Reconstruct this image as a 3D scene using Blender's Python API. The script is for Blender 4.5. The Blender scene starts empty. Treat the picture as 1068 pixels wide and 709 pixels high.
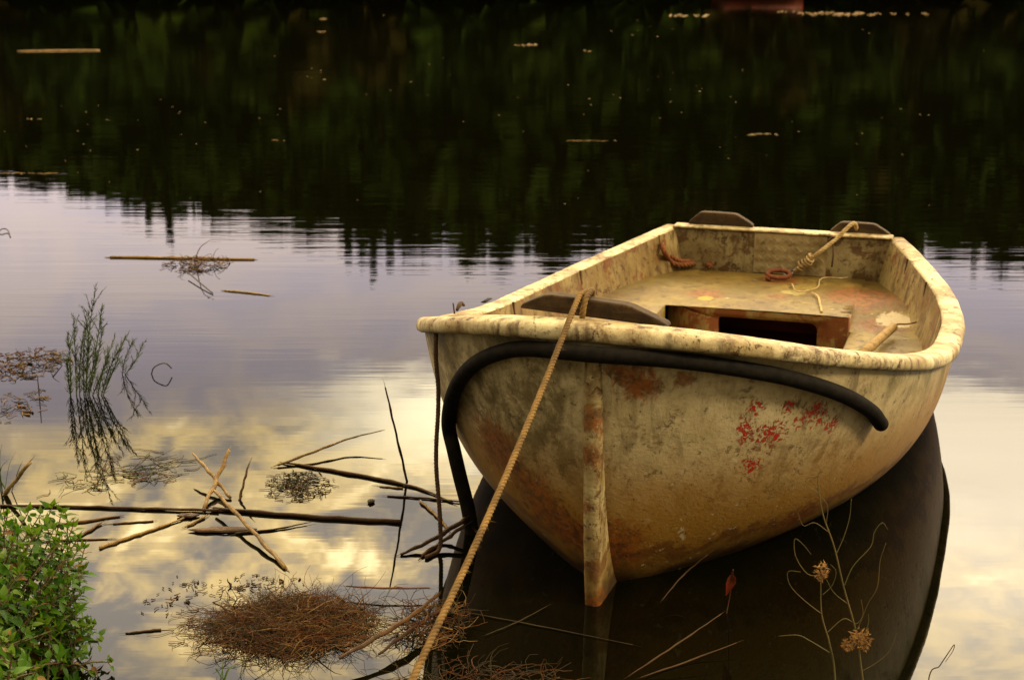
import bpy, math, random
import numpy as np
from mathutils import Vector, Matrix

R = math.radians
S = bpy.context.scene
C = S.collection

# ------------------------------------------------------------------ camera
CAM_H, PITCH, FPX = 1.45, R(14.8403), 1543.67
cam_d = bpy.data.cameras.new('camera')
cam = bpy.data.objects.new('camera', cam_d)
C.objects.link(cam)
cam.location = (0, 0, CAM_H)
cam.rotation_euler = (R(90) - PITCH, 0, 0)
cam_d.sensor_width = 36
cam_d.lens = 36 * FPX / 1068
cam_d.clip_start, cam_d.clip_end = 0.05, 2000
cam_d.dof.use_dof = True
cam_d.dof.focus_distance = 3.25
cam_d.dof.aperture_fstop = 9.0
S.camera = cam

# ------------------------------------------------------------------ render look
S.view_settings.view_transform = 'Standard'
S.view_settings.look = 'None'
S.view_settings.gamma = 1
S.view_settings.exposure = 0.0
S.cycles.use_denoising = True
S.cycles.max_bounces = 6

# ------------------------------------------------------------------ node helper
class NT:
    """small wrapper for building node trees"""
    def __init__(s, tree):
        s.t = tree
        s.n = tree.nodes
        s.l = tree.links
    def node(s, typ, **kw):
        n = s.n.new(typ)
        for k, v in kw.items():
            setattr(n, k, v)
        return n
    def put(s, sock, v):
        if v is None:
            return
        if isinstance(v, bpy.types.NodeSocket):
            s.l.new(v, sock)
        elif isinstance(v, (tuple, list)):
            if sock.type == 'RGBA' and len(v) == 3:
                v = (*v, 1)
            sock.default_value = v
        else:
            sock.default_value = v
    def math(s, op, a, b=None, c=None, clamp=False):
        n = s.node('ShaderNodeMath', operation=op, use_clamp=clamp)
        s.put(n.inputs[0], a); s.put(n.inputs[1], b)
        if c is not None: s.put(n.inputs[2], c)
        return n.outputs[0]
    def vmath(s, op, a, b=None, out=0):
        n = s.node('ShaderNodeVectorMath', operation=op)
        s.put(n.inputs[0], a)
        if b is not None: s.put(n.inputs[1], b)
        return n.outputs[out]
    def length(s, a):
        n = s.node('ShaderNodeVectorMath', operation='LENGTH')
        s.put(n.inputs[0], a)
        return n.outputs['Value']
    def smooth(s, v, a, b, lo=0.0, hi=1.0):
        n = s.node('ShaderNodeMapRange', interpolation_type='SMOOTHSTEP')
        s.put(n.inputs['Value'], v)
        n.inputs['From Min'].default_value = a; n.inputs['From Max'].default_value = b
        n.inputs['To Min'].default_value = lo; n.inputs['To Max'].default_value = hi
        return n.outputs['Result']
    def mix(s, fac, a, b, typ='MIX'):
        n = s.node('ShaderNodeMix', data_type='RGBA', blend_type=typ)
        s.put(n.inputs[0], fac); s.put(n.inputs[6], a); s.put(n.inputs[7], b)
        return n.outputs[2]
    def noise(s, vec, scale, detail=4, rough=.55, dist=0.0):
        n = s.node('ShaderNodeTexNoise')
        s.put(n.inputs['Vector'], vec)
        n.inputs['Scale'].default_value = scale; n.inputs['Detail'].default_value = detail
        n.inputs['Roughness'].default_value = rough; n.inputs['Distortion'].default_value = dist
        return n.outputs['Fac']
    def stretch(s, vec, sc, loc=(0, 0, 0)):
        n = s.node('ShaderNodeMapping')
        s.put(n.inputs['Vector'], vec)
        n.inputs['Scale'].default_value = sc; n.inputs['Location'].default_value = loc
        return n.outputs[0]
    def ramp(s, v, stops, interp='LINEAR'):
        n = s.node('ShaderNodeValToRGB')
        cr = n.color_ramp; cr.interpolation = interp
        while len(cr.elements) < len(stops): cr.elements.new(.5)
        for e, (p, c) in zip(cr.elements, stops):
            e.position = p
            e.color = (*c, 1) if isinstance(c, (tuple, list)) else (c, c, c, 1)
        s.put(n.inputs[0], v)
        return n.outputs[0]
    def bump(s, h, dist, strength=1.0, normal=None):
        n = s.node('ShaderNodeBump')
        s.put(n.inputs['Height'], h)
        n.inputs['Distance'].default_value = dist; n.inputs['Strength'].default_value = strength
        if normal is not None: s.put(n.inputs['Normal'], normal)
        return n.outputs[0]

# ------------------------------------------------------------------ sky and sun
SUN_EL, SUN_AZ = R(40), R(116)          # azimuth clockwise from +Y (the view direction)
w = bpy.data.worlds.new('World'); S.world = w; w.use_nodes = True
g = NT(w.node_tree); g.n.clear()
tc = g.node('ShaderNodeTexCoord').outputs['Generated']
dirv = g.vmath('NORMALIZE', tc)
sep = g.node('ShaderNodeSeparateXYZ'); g.put(sep.inputs[0], dirv)
dx, dy, dz = sep.outputs
sky = g.node('ShaderNodeTexSky', sky_type='NISHITA')
sky.sun_disc = False; sky.sun_elevation = SUN_EL; sky.sun_rotation = SUN_AZ
sky.air_density = 1.5; sky.dust_density = 3.0
front = g.smooth(dy, -.1, .7)
lum_f = g.ramp(dz, [(0, .40), (.20, .40), (.28, .30), (.33, .46), (.40, .95), (.52, 1.0), (.75, .45), (1, .40)])
lum_f = g.math('MULTIPLY', lum_f, 8.8)
lum = g.math('ADD', g.math('MULTIPLY', lum_f, front), g.math('MULTIPLY', g.math('SUBTRACT', 1.0, front), g.smooth(dz, -.05, .95, .045, 1.55)))
cv = g.stretch(dirv, (1.0, 1.0, 2.1), (.7, .3, .15))
cn = g.noise(cv, 16.0, 8, .60, .5)
cn2 = g.noise(g.stretch(dirv, (1, 1, 3.0), (3.1, 0, 0)), 4.0, 3, .5, .3)
cloud = g.smooth(g.math('ADD', g.math('MULTIPLY', cn, .85), g.math('MULTIPLY', cn2, .35)), .50, .70)
core = g.smooth(cn, .55, .70)
low = g.smooth(g.math('ADD', dz, g.math('MULTIPLY_ADD', cn2, .12, -.06)), .27, .34)   # below this the sky is an even lavender haze
lav = g.mix(low, (.565, .480, .515), (.49, .425, .36))
gold = g.mix(low, (1.0, .75, .48), (1.5, 1.07, .44))
camt = g.math('MULTIPLY', cloud, g.math('MULTIPLY_ADD', low, .75, .25))
gold = g.mix(g.math('MULTIPLY', core, low), gold, (2.4, 1.92, 1.0))
col = g.mix(camt, lav, gold)
# bright cream bank of cloud low on the right, and a small gap of light left of the middle
warp = g.math('MULTIPLY_ADD', g.noise(g.stretch(dirv, (1, 1, 5)), 14, 5, .6), .10, -.05)
zz = g.math('ADD', dz, g.math('MULTIPLY', warp, .55)); xx = g.math('ADD', dx, warp)
rb = g.math('MULTIPLY', g.math('MULTIPLY', g.smooth(xx, .15, .26), g.smooth(zz, .262, .285)), g.smooth(zz, .44, .30, .35, 1.0))
rb = g.math('MULTIPLY', rb, g.smooth(dy, .2, .5))
col = g.mix(rb, col, (2.2, 1.84, 1.30))
lb = g.math('MULTIPLY', g.math('MULTIPLY', g.smooth(xx, -.18, -.02), g.smooth(xx, .10, .0)), g.math('MULTIPLY', g.smooth(zz, .265, .29), g.smooth(zz, .36, .31)))
lb = g.math('MULTIPLY', lb, g.smooth(dy, .2, .5))
col = g.mix(g.math('MULTIPLY', lb, .95), col, (3.2, 2.7, 1.7))
col = g.mix(front, g.mix(camt, (1.0, .81, .50), (1.25, .98, .54)), col)
lit = g.vmath('MULTIPLY', col, None)
sc_n = lit.node; sc_n.operation = 'SCALE'; g.put(sc_n.inputs['Scale'], lum)
lit = sc_n.outputs[0]
bg1 = g.node('ShaderNodeBackground'); g.put(bg1.inputs[0], sky.outputs[0]); bg1.inputs[1].default_value = .05
bg2 = g.node('ShaderNodeBackground'); g.put(bg2.inputs[0], lit); bg2.inputs[1].default_value = 1.0
ms = g.node('ShaderNodeMixShader'); ms.inputs[0].default_value = .85
g.l.new(bg1.outputs[0], ms.inputs[1]); g.l.new(bg2.outputs[0], ms.inputs[2])
wo = g.node('ShaderNodeOutputWorld'); g.l.new(ms.outputs[0], wo.inputs[0])

sun_d = bpy.data.lights.new('sun', 'SUN'); sun_d.energy = 3.0; sun_d.angle = R(12); sun_d.color = (1, .79, .47)
sun = bpy.data.objects.new('sun', sun_d); C.objects.link(sun)
sv = Vector((math.sin(SUN_AZ) * math.cos(SUN_EL), math.cos(SUN_AZ) * math.cos(SUN_EL), math.sin(SUN_EL)))
sun.rotation_euler = sv.to_track_quat('Z', 'Y').to_euler()
sun.location = sv * 30

# ------------------------------------------------------------------ placing helpers
_f = Vector((0, math.cos(PITCH), -math.sin(PITCH))); _u = Vector((0, math.sin(PITCH), math.cos(PITCH)))
def ray(u, v):
    return Vector(((u - 534) / FPX, 0, 0)) + _f - _u * ((v - 354.5) / FPX)
def on_water(u, v, z=0.0):
    d = ray(u, v); return d * ((z - CAM_H) / d.z) + Vector((0, 0, CAM_H))
def at_dist(u, v, Y):
    d = ray(u, v); return d * (Y / d.y) + Vector((0, 0, CAM_H))

def tag(o, label=None, cat=None, group=None, kind=None):
    if label: o['label'] = label
    if cat: o['category'] = cat
    if group: o['group'] = group
    if kind: o['kind'] = kind
    return o
def empty(name, loc, label, cat, group=None, rz=0.0):
    o = bpy.data.objects.new(name, None); C.objects.link(o)
    o.empty_display_size = .1
    o.location = loc; o.rotation_euler = (0, 0, rz)
    return tag(o, label, cat, group)

def catmull(P, n):
    P = [Vector(p) for p in P]
    if len(P) < 3:
        return [P[0].lerp(P[1], i / n) for i in range(n + 1)]
    Q = [P[0] * 2 - P[1]] + P + [P[-1] * 2 - P[-2]]
    out = []
    for i in range(1, len(Q) - 2):
        a, b, c, d = Q[i - 1:i + 3]
        for k in range(n):
            t = k / n
            out.append(.5 * ((2 * b) + (c - a) * t + (2 * a - 5 * b + 4 * c - d) * t * t + (3 * b - a - 3 * c + d) * t ** 3))
    out.append(P[-1])
    return out

class MB:
    def __init__(s):
        s.v = []; s.f = []; s.m = []
    def quad(s, a, b, c, d, m=0):
        i = len(s.v); s.v += [tuple(a), tuple(b), tuple(c), tuple(d)]; s.f.append((i, i + 1, i + 2, i + 3)); s.m.append(m)
    def tri(s, a, b, c, m=0):
        i = len(s.v); s.v += [tuple(a), tuple(b), tuple(c)]; s.f.append((i, i + 1, i + 2)); s.m.append(m)
    def box(s, lo, hi, m=0, fn=None):
        x0, y0, z0 = lo; x1, y1, z1 = hi
        p = [(x0, y0, z0), (x1, y0, z0), (x1, y1, z0), (x0, y1, z0), (x0, y0, z1), (x1, y0, z1), (x1, y1, z1), (x0, y1, z1)]
        if fn: p = [fn(q) for q in p]
        i = len(s.v); s.v += [tuple(q) for q in p]
        for f in ((0, 3, 2, 1), (4, 5, 6, 7), (0, 1, 5, 4), (1, 2, 6, 5), (2, 3, 7, 6), (3, 0, 4, 7)):
            s.f.append(tuple(i + k for k in f)); s.m.append(m)
    def grid(s, rows, m=0, close=False):
        n = len(rows[0]); i = len(s.v)
        for r in rows: s.v += [tuple(p) for p in r]
        for a in range(len(rows) - 1):
            for b in range(n if close else n - 1):
                c = (b + 1) % n
                s.f.append((i + a * n + b, i + a * n + c, i + (a + 1) * n + c, i + (a + 1) * n + b)); s.m.append(m)
    def tube(s, pts, rad, n=6, cap=True, m=0, squash=1.0):
        pts = [Vector(p) for p in pts]; N = len(pts)
        if not hasattr(rad, '__len__'): rad = [rad] * N
        elif len(rad) != N:
            rad = [float(x) for x in np.interp(np.linspace(0, 1, N), np.linspace(0, 1, len(rad)), rad)]
        T = []
        for i in range(N):
            d = pts[min(i + 1, N - 1)] - pts[max(i - 1, 0)]
            T.append(d.normalized() if d.length > 1e-9 else Vector((0, 0, 1)))
        up = Vector((0, 0, 1)) if abs(T[0].z) < .9 else Vector((1, 0, 0))
        nrm = (up - T[0] * up.dot(T[0])).normalized()
        rows = []
        for i in range(N):
            nrm = (nrm - T[i] * nrm.dot(T[i]))
            nrm = nrm.normalized() if nrm.length > 1e-6 else T[i].orthogonal().normalized()
            b = T[i].cross(nrm)
            rows.append([pts[i] + nrm * (rad[i] * squash * math.cos(2 * math.pi * k / n)) + b * (rad[i] * math.sin(2 * math.pi * k / n)) for k in range(n)])
        i0 = len(s.v)
        s.grid(rows, m, True)
        if cap:
            s.f.append(tuple(i0 + k for k in reversed(range(n)))); s.m.append(m)
            s.f.append(tuple(i0 + (N - 1) * n + k for k in range(n))); s.m.append(m)
        return T
    def rope(s, pts, r, pitch, n=6, m=0):
        pts = [Vector(p) for p in pts]
        L = [0.0]
        for a, b in zip(pts, pts[1:]): L.append(L[-1] + (b - a).length)
        k = max(8, int(L[-1] / pitch * 9)); A = np.array([tuple(p) for p in pts])
        t = np.linspace(0, L[-1], k)
        P = [Vector((np.interp(x, L, A[:, 0]), np.interp(x, L, A[:, 1]), np.interp(x, L, A[:, 2]))) for x in t]
        T = [(P[min(i + 1, k - 1)] - P[max(i - 1, 0)]).normalized() for i in range(k)]
        nrm = T[0].orthogonal().normalized(); fr = []
        for i in range(k):
            nrm = (nrm - T[i] * nrm.dot(T[i])).normalized(); fr.append((nrm.copy(), T[i].cross(nrm)))
        for q in range(3):
            Q = []
            for i in range(k):
                a = 2 * math.pi * (q / 3 + t[i] / pitch)
                Q.append(P[i] + fr[i][0] * (math.cos(a) * r * .42) + fr[i][1] * (math.sin(a) * r * .42))
            s.tube(Q, r * .60, n, True, m)
        return P, fr
    def leaf(s, base, d, up, L, W, fold=.25, droop=.15, m=0):
        d = d.normalized(); side = d.cross(up).normalized(); nn = side.cross(d).normalized()
        st = [(0, .0), (.14, .85), (.36, 1.0), (.68, .52), (1, 0)]
        i = len(s.v); c = []
        for t, wv in st:
            p = base + d * (L * t) - nn * (droop * L * t * t)
            e = side * (W * .5 * wv); lift = nn * (W * .5 * wv * fold)
            s.v += [tuple(p - e + lift), tuple(p), tuple(p + e + lift)]
        for k in range(4):
            a = i + 3 * k
            s.f += [(a, a + 1, a + 4, a + 3), (a + 1, a + 2, a + 5, a + 4)]; s.m += [m, m]
    def build(s, name, mats, parent=None, smooth=True, origin=None):
        me = bpy.data.meshes.new(name)
        V = s.v
        if origin is not None:
            V = [(p[0] - origin[0], p[1] - origin[1], p[2] - origin[2]) for p in V]
        me.from_pydata(V, [], s.f)
        for mm in (mats if isinstance(mats, (list, tuple)) else [mats]): me.materials.append(mm)
        if isinstance(mats, (list, tuple)) and len(mats) > 1: me.polygons.foreach_set('material_index', s.m)
        me.polygons.foreach_set('use_smooth', [smooth] * len(s.f))
        me.update()
        o = bpy.data.objects.new(name, me); C.objects.link(o)
        if parent is not None: o.parent = parent
        if origin is not None: o.location = origin
        return o

# ------------------------------------------------------------------ materials
def new_mat(name):
    m = bpy.data.materials.new(name); m.use_nodes = True
    h = NT(m.node_tree); b = h.n['Principled BSDF']
    return m, h, b
def obj_co(h): return h.node('ShaderNodeTexCoord').outputs['Object']

def paint(name, base, base2, grime=(.05, .03, .01), grime_amt=.5, belt=None, chips=None, rust=None, algae=None, spots=None, shade_mottle=None, speck=.5,
          rough=.55, coarse=5.0, bumpd=.004, seed=0.0, cracks=0.0, wear=None):
    m, h, b = new_mat(name); co = h.stretch(obj_co(h), (1, 1, 1), (seed, seed * 1.7, seed * .6)); oc = obj_co(h)
    c = h.mix(h.smooth(h.noise(co, coarse, 6, .6), .35, .65), base, base2)
    # drips and streaks of dirt
    st = h.noise(h.stretch(co, (1, 1, .18)), 26, 5, .65, .4)
    area = h.noise(co, coarse * .8, 4, .6, .6)
    sm = h.math('MULTIPLY', h.smooth(st, .46, .70), h.smooth(area, .34, .56))
    c = h.mix(h.math('MULTIPLY', sm, grime_amt), c, grime)
    bl = h.noise(co, coarse * 4.2, 9, .74, .2)
    bm = h.smooth(bl, .615 - .06 * grime_amt, .665 - .05 * grime_amt)
    c = h.mix(h.math('MULTIPLY', bm, min(.9, grime_amt * 1.05)), c, tuple(x * 1.6 for x in grime))
    cl = h.math('MULTIPLY', h.smooth(h.noise(co, coarse * 1.6, 9, .74, .25), .47, .66), h.smooth(h.noise(co, 48, 6, .75), .36, .60))
    c = h.mix(h.math('MULTIPLY', cl, min(1, grime_amt * 1.25)), c, tuple(x * 2.2 for x in grime))
    fine = h.smooth(h.noise(co, 46, 9, .80, .1), .55, .66)
    c = h.mix(h.math('MULTIPLY', fine, grime_amt * .8), c, tuple(x * 1.3 for x in grime))
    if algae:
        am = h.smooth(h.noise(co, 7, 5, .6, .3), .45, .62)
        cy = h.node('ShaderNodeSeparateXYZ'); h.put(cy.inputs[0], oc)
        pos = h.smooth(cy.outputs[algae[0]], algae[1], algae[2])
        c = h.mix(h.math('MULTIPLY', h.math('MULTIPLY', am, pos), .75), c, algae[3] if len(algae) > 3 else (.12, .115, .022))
    if shade_mottle:
        am = h.smooth(h.noise(co, 10, 9, .74, .2), .38, .60); cy = h.node('ShaderNodeSeparateXYZ'); h.put(cy.inputs[0], oc)
        c = h.mix(h.math('MULTIPLY', h.math('MULTIPLY', am, h.smooth(cy.outputs[shade_mottle[0]], shade_mottle[1], shade_mottle[2])), .8), c, (.095, .068, .022))
    if belt:
        sx = h.node('ShaderNodeSeparateXYZ'); h.put(sx.inputs[0], oc)
        zw = h.math('ADD', sx.outputs[2], h.math('MULTIPLY_ADD', h.noise(co, 5, 5, .65), .30, -.15))
        c = h.mix(h.smooth(zw, belt[0], belt[1], .92, 0), c, belt[2])
        line = h.math('MULTIPLY', h.smooth(zw, .085, .11), h.smooth(zw, .15, .12))
        c = h.mix(h.math('MULTIPLY', line, .75), c, (.12, .040, .009))
        c = h.mix(h.smooth(zw, .13, .01, 0, .94), c, (.030, .014, .005))
    if rust:
        for (px, py, pz, r) in rust:
            d = h.length(h.vmath('SUBTRACT', oc, (px, py, pz)))
            k = h.math('ADD', h.math('MULTIPLY', h.smooth(d, r * 1.5, 0.0), .50), h.noise(co, 24, 7, .72, 1.8))
            c = h.mix(h.smooth(k, .66, .92, 0, .8), c, h.mix(h.smooth(h.noise(co, 50, 5, .7), .4, .62), (.26, .075, .010), (.085, .032, .010)))
    if belt:
        fl = h.noise(co, 34, 8, .74, .3)
        c = h.mix(h.math('MULTIPLY', h.smooth(fl, .615, .64), h.smooth(h.noise(co, 3.5, 3), .45, .6, 0, .75)), c, (.56, .50, .35))
    chipm = None
    if chips:
        for (px, py, pz, r) in chips:
            d = h.length(h.vmath('SUBTRACT', oc, (px, py, pz)))
            k = h.math('ADD', h.math('MULTIPLY', h.smooth(d, r * 2.2, 0.0), .255), h.noise(co, 84, 6, .70, .9))
            km = h.smooth(k, .735, .755)
            edge = h.smooth(k, .66, .735)
            c = h.mix(h.math('MULTIPLY', edge, .5), c, (.12, .07, .03))
            c = h.mix(km, c, (.42, .022, .012))
            chipm = km if chipm is None else h.math('MAXIMUM', chipm, km)
    if wear:
        wm = h.smooth(h.noise(co, wear[1], 8, .72, .3), wear[2], wear[2] + .06)
        c = h.mix(h.math('MULTIPLY', wm, .9), c, wear[0])
    for (px, py, pz, r, sc_) in (spots or []):
        d = h.length(h.vmath('SUBTRACT', oc, (px, py, pz)))
        k = h.math('ADD', h.math('MULTIPLY', h.smooth(d, r * 1.6, 0.0), .55), h.noise(co, 34, 7, .7, .8))
        c = h.mix(h.smooth(k, .70, .84, 0, .9), c, sc_)
    sp = h.math('MAXIMUM', h.smooth(h.noise(co, 95, 3, .6), .66, .72), h.smooth(h.noise(h.stretch(co, (1, 1, .6), (4, 2, 9)), 30, 4, .62), .70, .73))
    c = h.mix(h.math('MULTIPLY', sp, speck), c, (.03, .018, .008))
    if cracks:
        cr = h.noise(h.stretch(co, (1, 3.5, 1)), 42, 3, .5, .3)
        cm = h.math('MULTIPLY', h.smooth(cr, .64, .70), h.smooth(h.noise(co, 9, 2), .45, .6))
        c = h.mix(h.math('MULTIPLY', cm, cracks), c, (.025, .016, .008))
    h.put(b.inputs['Base Color'], c)
    b.inputs['Roughness'].default_value = rough
    b.inputs['Specular IOR Level'].default_value = .3
    hh = h.math('ADD', h.math('MULTIPLY', h.noise(co, 110, 5, .7), .45), h.math('MULTIPLY', h.noise(co, 22, 4, .6), .35))
    hh = h.math('SUBTRACT', hh, h.math('MULTIPLY', bm, .25))
    if chipm is not None: hh = h.math('SUBTRACT', hh, h.math('MULTIPLY', chipm, .35))
    h.put(b.inputs['Normal'], h.bump(hh, bumpd, .8))
    return m

def wood(name, c1, c2, axis=1, rough=.8, sc=40):
    m, h, b = new_mat(name); co = obj_co(h)
    if axis == 0: sc = 320
    s3 = [1, 1, 1]; s3[axis] = .02 if axis == 0 else .08
    n = h.noise(h.stretch(co, tuple(s3)), sc, 6, .65, .5)
    c = h.mix(h.smooth(n, .3, .7), c1, c2)
    c = h.mix(h.math('MULTIPLY', h.smooth(h.noise(co, 32, 6, .7), .48, .62), .75), c, tuple(x * .28 for x in c1))
    h.put(b.inputs['Base Color'], c); b.inputs['Roughness'].default_value = rough; b.inputs['Specular IOR Level'].default_value = .25
    h.put(b.inputs['Normal'], h.bump(n, .003, .8))
    return m
def plain(name, c1, c2, sc=20, rough=.7, bumpd=.002, spec=.3, trans=None):
    m, h, b = new_mat(name); co = obj_co(h)
    n = h.noise(co, sc, 5, .6)
    h.put(b.inputs['Base Color'], h.mix(h.smooth(n, .3, .7), c1, c2))
    b.inputs['Roughness'].default_value = rough; b.inputs['Specular IOR Level'].default_value = spec
    if bumpd: h.put(b.inputs['Normal'], h.bump(n, bumpd, .8))
    if trans: b.inputs['Subsurface Weight'].default_value = 0
    return m
def leaf_mat(name, c1, c2, sc=14, transl=.35):
    m, h, b = new_mat(name); co = obj_co(h)
    c = h.mix(h.smooth(h.noise(co, sc, 3), .35, .65), c1, c2)
    h.put(b.inputs['Base Color'], c); b.inputs['Roughness'].default_value = .5; b.inputs['Specular IOR Level'].default_value = .25
    t = h.node('ShaderNodeBsdfTranslucent'); h.put(t.inputs[0], h.mix(.5, c, (c2[0] * 1.4, c2[1] * 1.6, c2[2])))
    mx = h.node('ShaderNodeMixShader'); mx.inputs[0].default_value = transl
    h.l.new(b.outputs[0], mx.inputs[1]); h.l.new(t.outputs[0], mx.inputs[2])
    h.l.new(mx.outputs[0], h.n['Material Output'].inputs[0])
    return m

M = {}
# places on the hull (boat coordinates, reach of the patch) where red undercoat shows through or rust has bled
HULL_CHIPS = [(.226, -.353, .396, .046), (.210, -.340, .408, .03), (.231, -.321, .325, .036), (.178, -.306, .424, .032), (.182, -.308, .398, .022), (.176, -.327, .475, .024), (.299, -.443, .439, .034), (.364, -.476, .393, .030), (.278, -.421, .427, .030), (.236, -.395, .466, .022), (.315, -.455, .42, .026)]
HULL_RUST = [(.040, -.083, .557, .060), (.050, -.106, .539, .05), (.028, -.043, .578, .035), (.145, -.021, .12, .12), (.201, .276, .302, .12), (.179, .174, .202, .13), (.16, .09, .14, .10), (.07, -.19, .555, .03), (.507, -.388, .10, .10)]
DECK_RUST = [(2.40, .21, .2, .10), (2.56, -.36, .2, .20), (2.75, -.02, .2, .10), (2.45, -.05, .2, .06), (2.3, -.45, .16, .12)]
M['reed_tan'] = wood('reed_tan', (.36, .23, .080), (.13, .065, .020), 0, .6, 30)
M['reed_brown'] = wood('reed_brown', (.13, .062, .018), (.035, .015, .005), 0, .55, 30)
M['reed_dark'] = wood('reed_dark', (.075, .030, .009), (.018, .008, .004), 0, .5, 30)
M['reed_pale'] = wood('reed_pale', (.40, .29, .13), (.26, .17, .065), 0, .6, 30)
M['weed_brown'] = plain('weed_brown', (.042, .013, .003), (.115, .038, .006), 9, .7, 0)
M['weed_dark'] = plain('weed_dark', (.016, .010, .003), (.045, .030, .008), 9, .7, 0)
M['weed_olive'] = plain('weed_olive', (.030, .034, .008), (.06, .06, .014), 14, .7, 0)
M['twig_dim'] = plain('twig_dim', (.040, .018, .006), (.07, .035, .010), 14, .7, 0)
M['weed_tan'] = plain('weed_tan', (.15, .08, .022), (.22, .13, .045), 9, .7, 0)
M['leaf_green'] = leaf_mat('leaf_green', (.016, .060, .003), (.058, .145, .005), 22)
M['leaf_lime'] = leaf_mat('leaf_lime', (.06, .13, .006), (.10, .17, .010), 22)
M['leaf_sere'] = leaf_mat('leaf_sere', (.16, .10, .015), (.09, .035, .010), 30, .25)
M['plant_green'] = plain('plant_green', (.035, .060, .012), (.07, .10, .02), 14, .6, 0)
M['stem_red'] = plain('stem_red', (.07, .03, .015), (.06, .06, .02), 14, .6, 0)
M['dry_olive'] = plain('dry_olive', (.075, .070, .020), (.13, .085, .030), 20, .7, 0)
M['fluff'] = plain('fluff', (.25, .13, .035), (.14, .065, .016), 40, .9, 0)
M['red_leaf'] = leaf_mat('red_leaf', (.17, .018, .008), (.09, .02, .008), 30, .2)
M['rope_beige'] = plain('rope_beige', (.23, .135, .040), (.085, .048, .014), 16, .85, .002)
M['rope_dark'] = plain('rope_dark', (.06, .03, .018), (.11, .06, .03), 60, .85, .002)
M['rope_rust'] = plain('rope_rust', (.20, .06, .015), (.10, .04, .015), 60, .85, .002)
M['rope_cream'] = plain('rope_cream', (.50, .38, .19), (.33, .22, .09), 60, .85, .001)
M['rubber'] = plain('rubber', (.004, .0035, .003), (.013, .010, .007), 45, .78, .002, .12)
M['steel'] = plain('steel', (.35, .34, .32), (.16, .13, .10), 60, .4, .001, .5)
M['steel'].node_tree.nodes['Principled BSDF'].inputs['Metallic'].default_value = .7
M['rust_metal'] = plain('rust_metal', (.17, .045, .015), (.08, .025, .010), 70, .8, .003)
M['pad_wood'] = wood('pad_wood', (.085, .050, .022), (.030, .017, .008), 1, .8, 34)
M['oar_wood'] = wood('oar_wood', (.38, .25, .09), (.26, .16, .055), 0, .7, 34)

# ------------------------------------------------------------------ water
m, h, b = new_mat('water'); co = obj_co(h); M['water'] = m
h.put(b.inputs['Base Color'], (.0022, .0022, .0006))
b.inputs['IOR'].default_value = 1.27
sp = h.node('ShaderNodeSeparateXYZ'); h.put(sp.inputs[0], co)
r1 = h.noise(h.stretch(co, (.75, 9.0, 1)), 1.0, 3, .55, .2)
r2 = h.noise(h.stretch(co, (.35, 1.5, 1)), 1.0, 2, .5)
r3 = h.noise(h.stretch(co, (3, 32, 1)), 1.0, 2, .5)
h.put(b.inputs['Roughness'], h.smooth(sp.outputs[1], 8.5, 18, .012, .052))
far = h.smooth(sp.outputs[1], 3.2, 7.5, .12, 1)
patch = h.smooth(h.noise(co, .5, 3), .38, .62, .5, 1.25)
hh = h.math('ADD', h.math('MULTIPLY', r1, 1.0), h.math('MULTIPLY', r3, .22))
hh = h.math('ADD', h.math('MULTIPLY', hh, h.math('MULTIPLY', far, patch)), h.math('MULTIPLY', r2, 1.2))
h.put(b.inputs['Normal'], h.bump(hh, .0008, 1.0))
mb = MB(); mb.quad((-150, -1, 0), (150, -1, 0), (150, 60, 0), (-150, 60, 0))
tag(mb.build('water', M['water'], smooth=False), kind='structure')

# ------------------------------------------------------------------ ground under and around the water
def shore_y(x):
    return 2.32 + .62 / (1 + math.exp(max(-60, min(60, (x + .98) * 14)))) + .05 * math.sin(x * 5)
def ground_z(x, y):
    d = y - shore_y(x)
    if y < 20:
        z = -.35 * d if d > 0 else min(.35, -.30 * d)
        return max(-1.6, z) + (.012 * math.sin(x * 9 + y * 7) if d < .2 else 0)
    return -1.6 + max(0, (y - 38)) * .2 if y < 60 else 2.8 + (y - 60) * .06
m, h, b = new_mat('soil'); co = obj_co(h)
c = h.mix(h.smooth(h.noise(co, 6, 6, .65), .35, .65), (.035, .022, .010), (.09, .06, .028))
c = h.mix(h.smooth(h.noise(co, 1.5, 5), .45, .6, 0, .7), c, (.03, .045, .012))
h.put(b.inputs['Base Color'], c); b.inputs['Roughness'].default_value = .9
h.put(b.inputs['Normal'], h.bump(h.noise(co, 30, 6, .7), .02, .8)); M['soil'] = m
xs = sorted(set([float(x) for x in np.linspace(-4, 4, 81)] + [float(x) for x in np.linspace(-600, 600, 41)]))
ys = sorted(set([float(y) for y in np.linspace(-2, 5, 71)] + [float(y) for y in np.linspace(-60, 60, 49)] + [100., 200., 400., 800.]))
mb = MB(); mb.grid([[(x, y, ground_z(x, y)) for x in xs] for y in ys])
tag(mb.build('ground', M['soil']), kind='structure')

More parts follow.
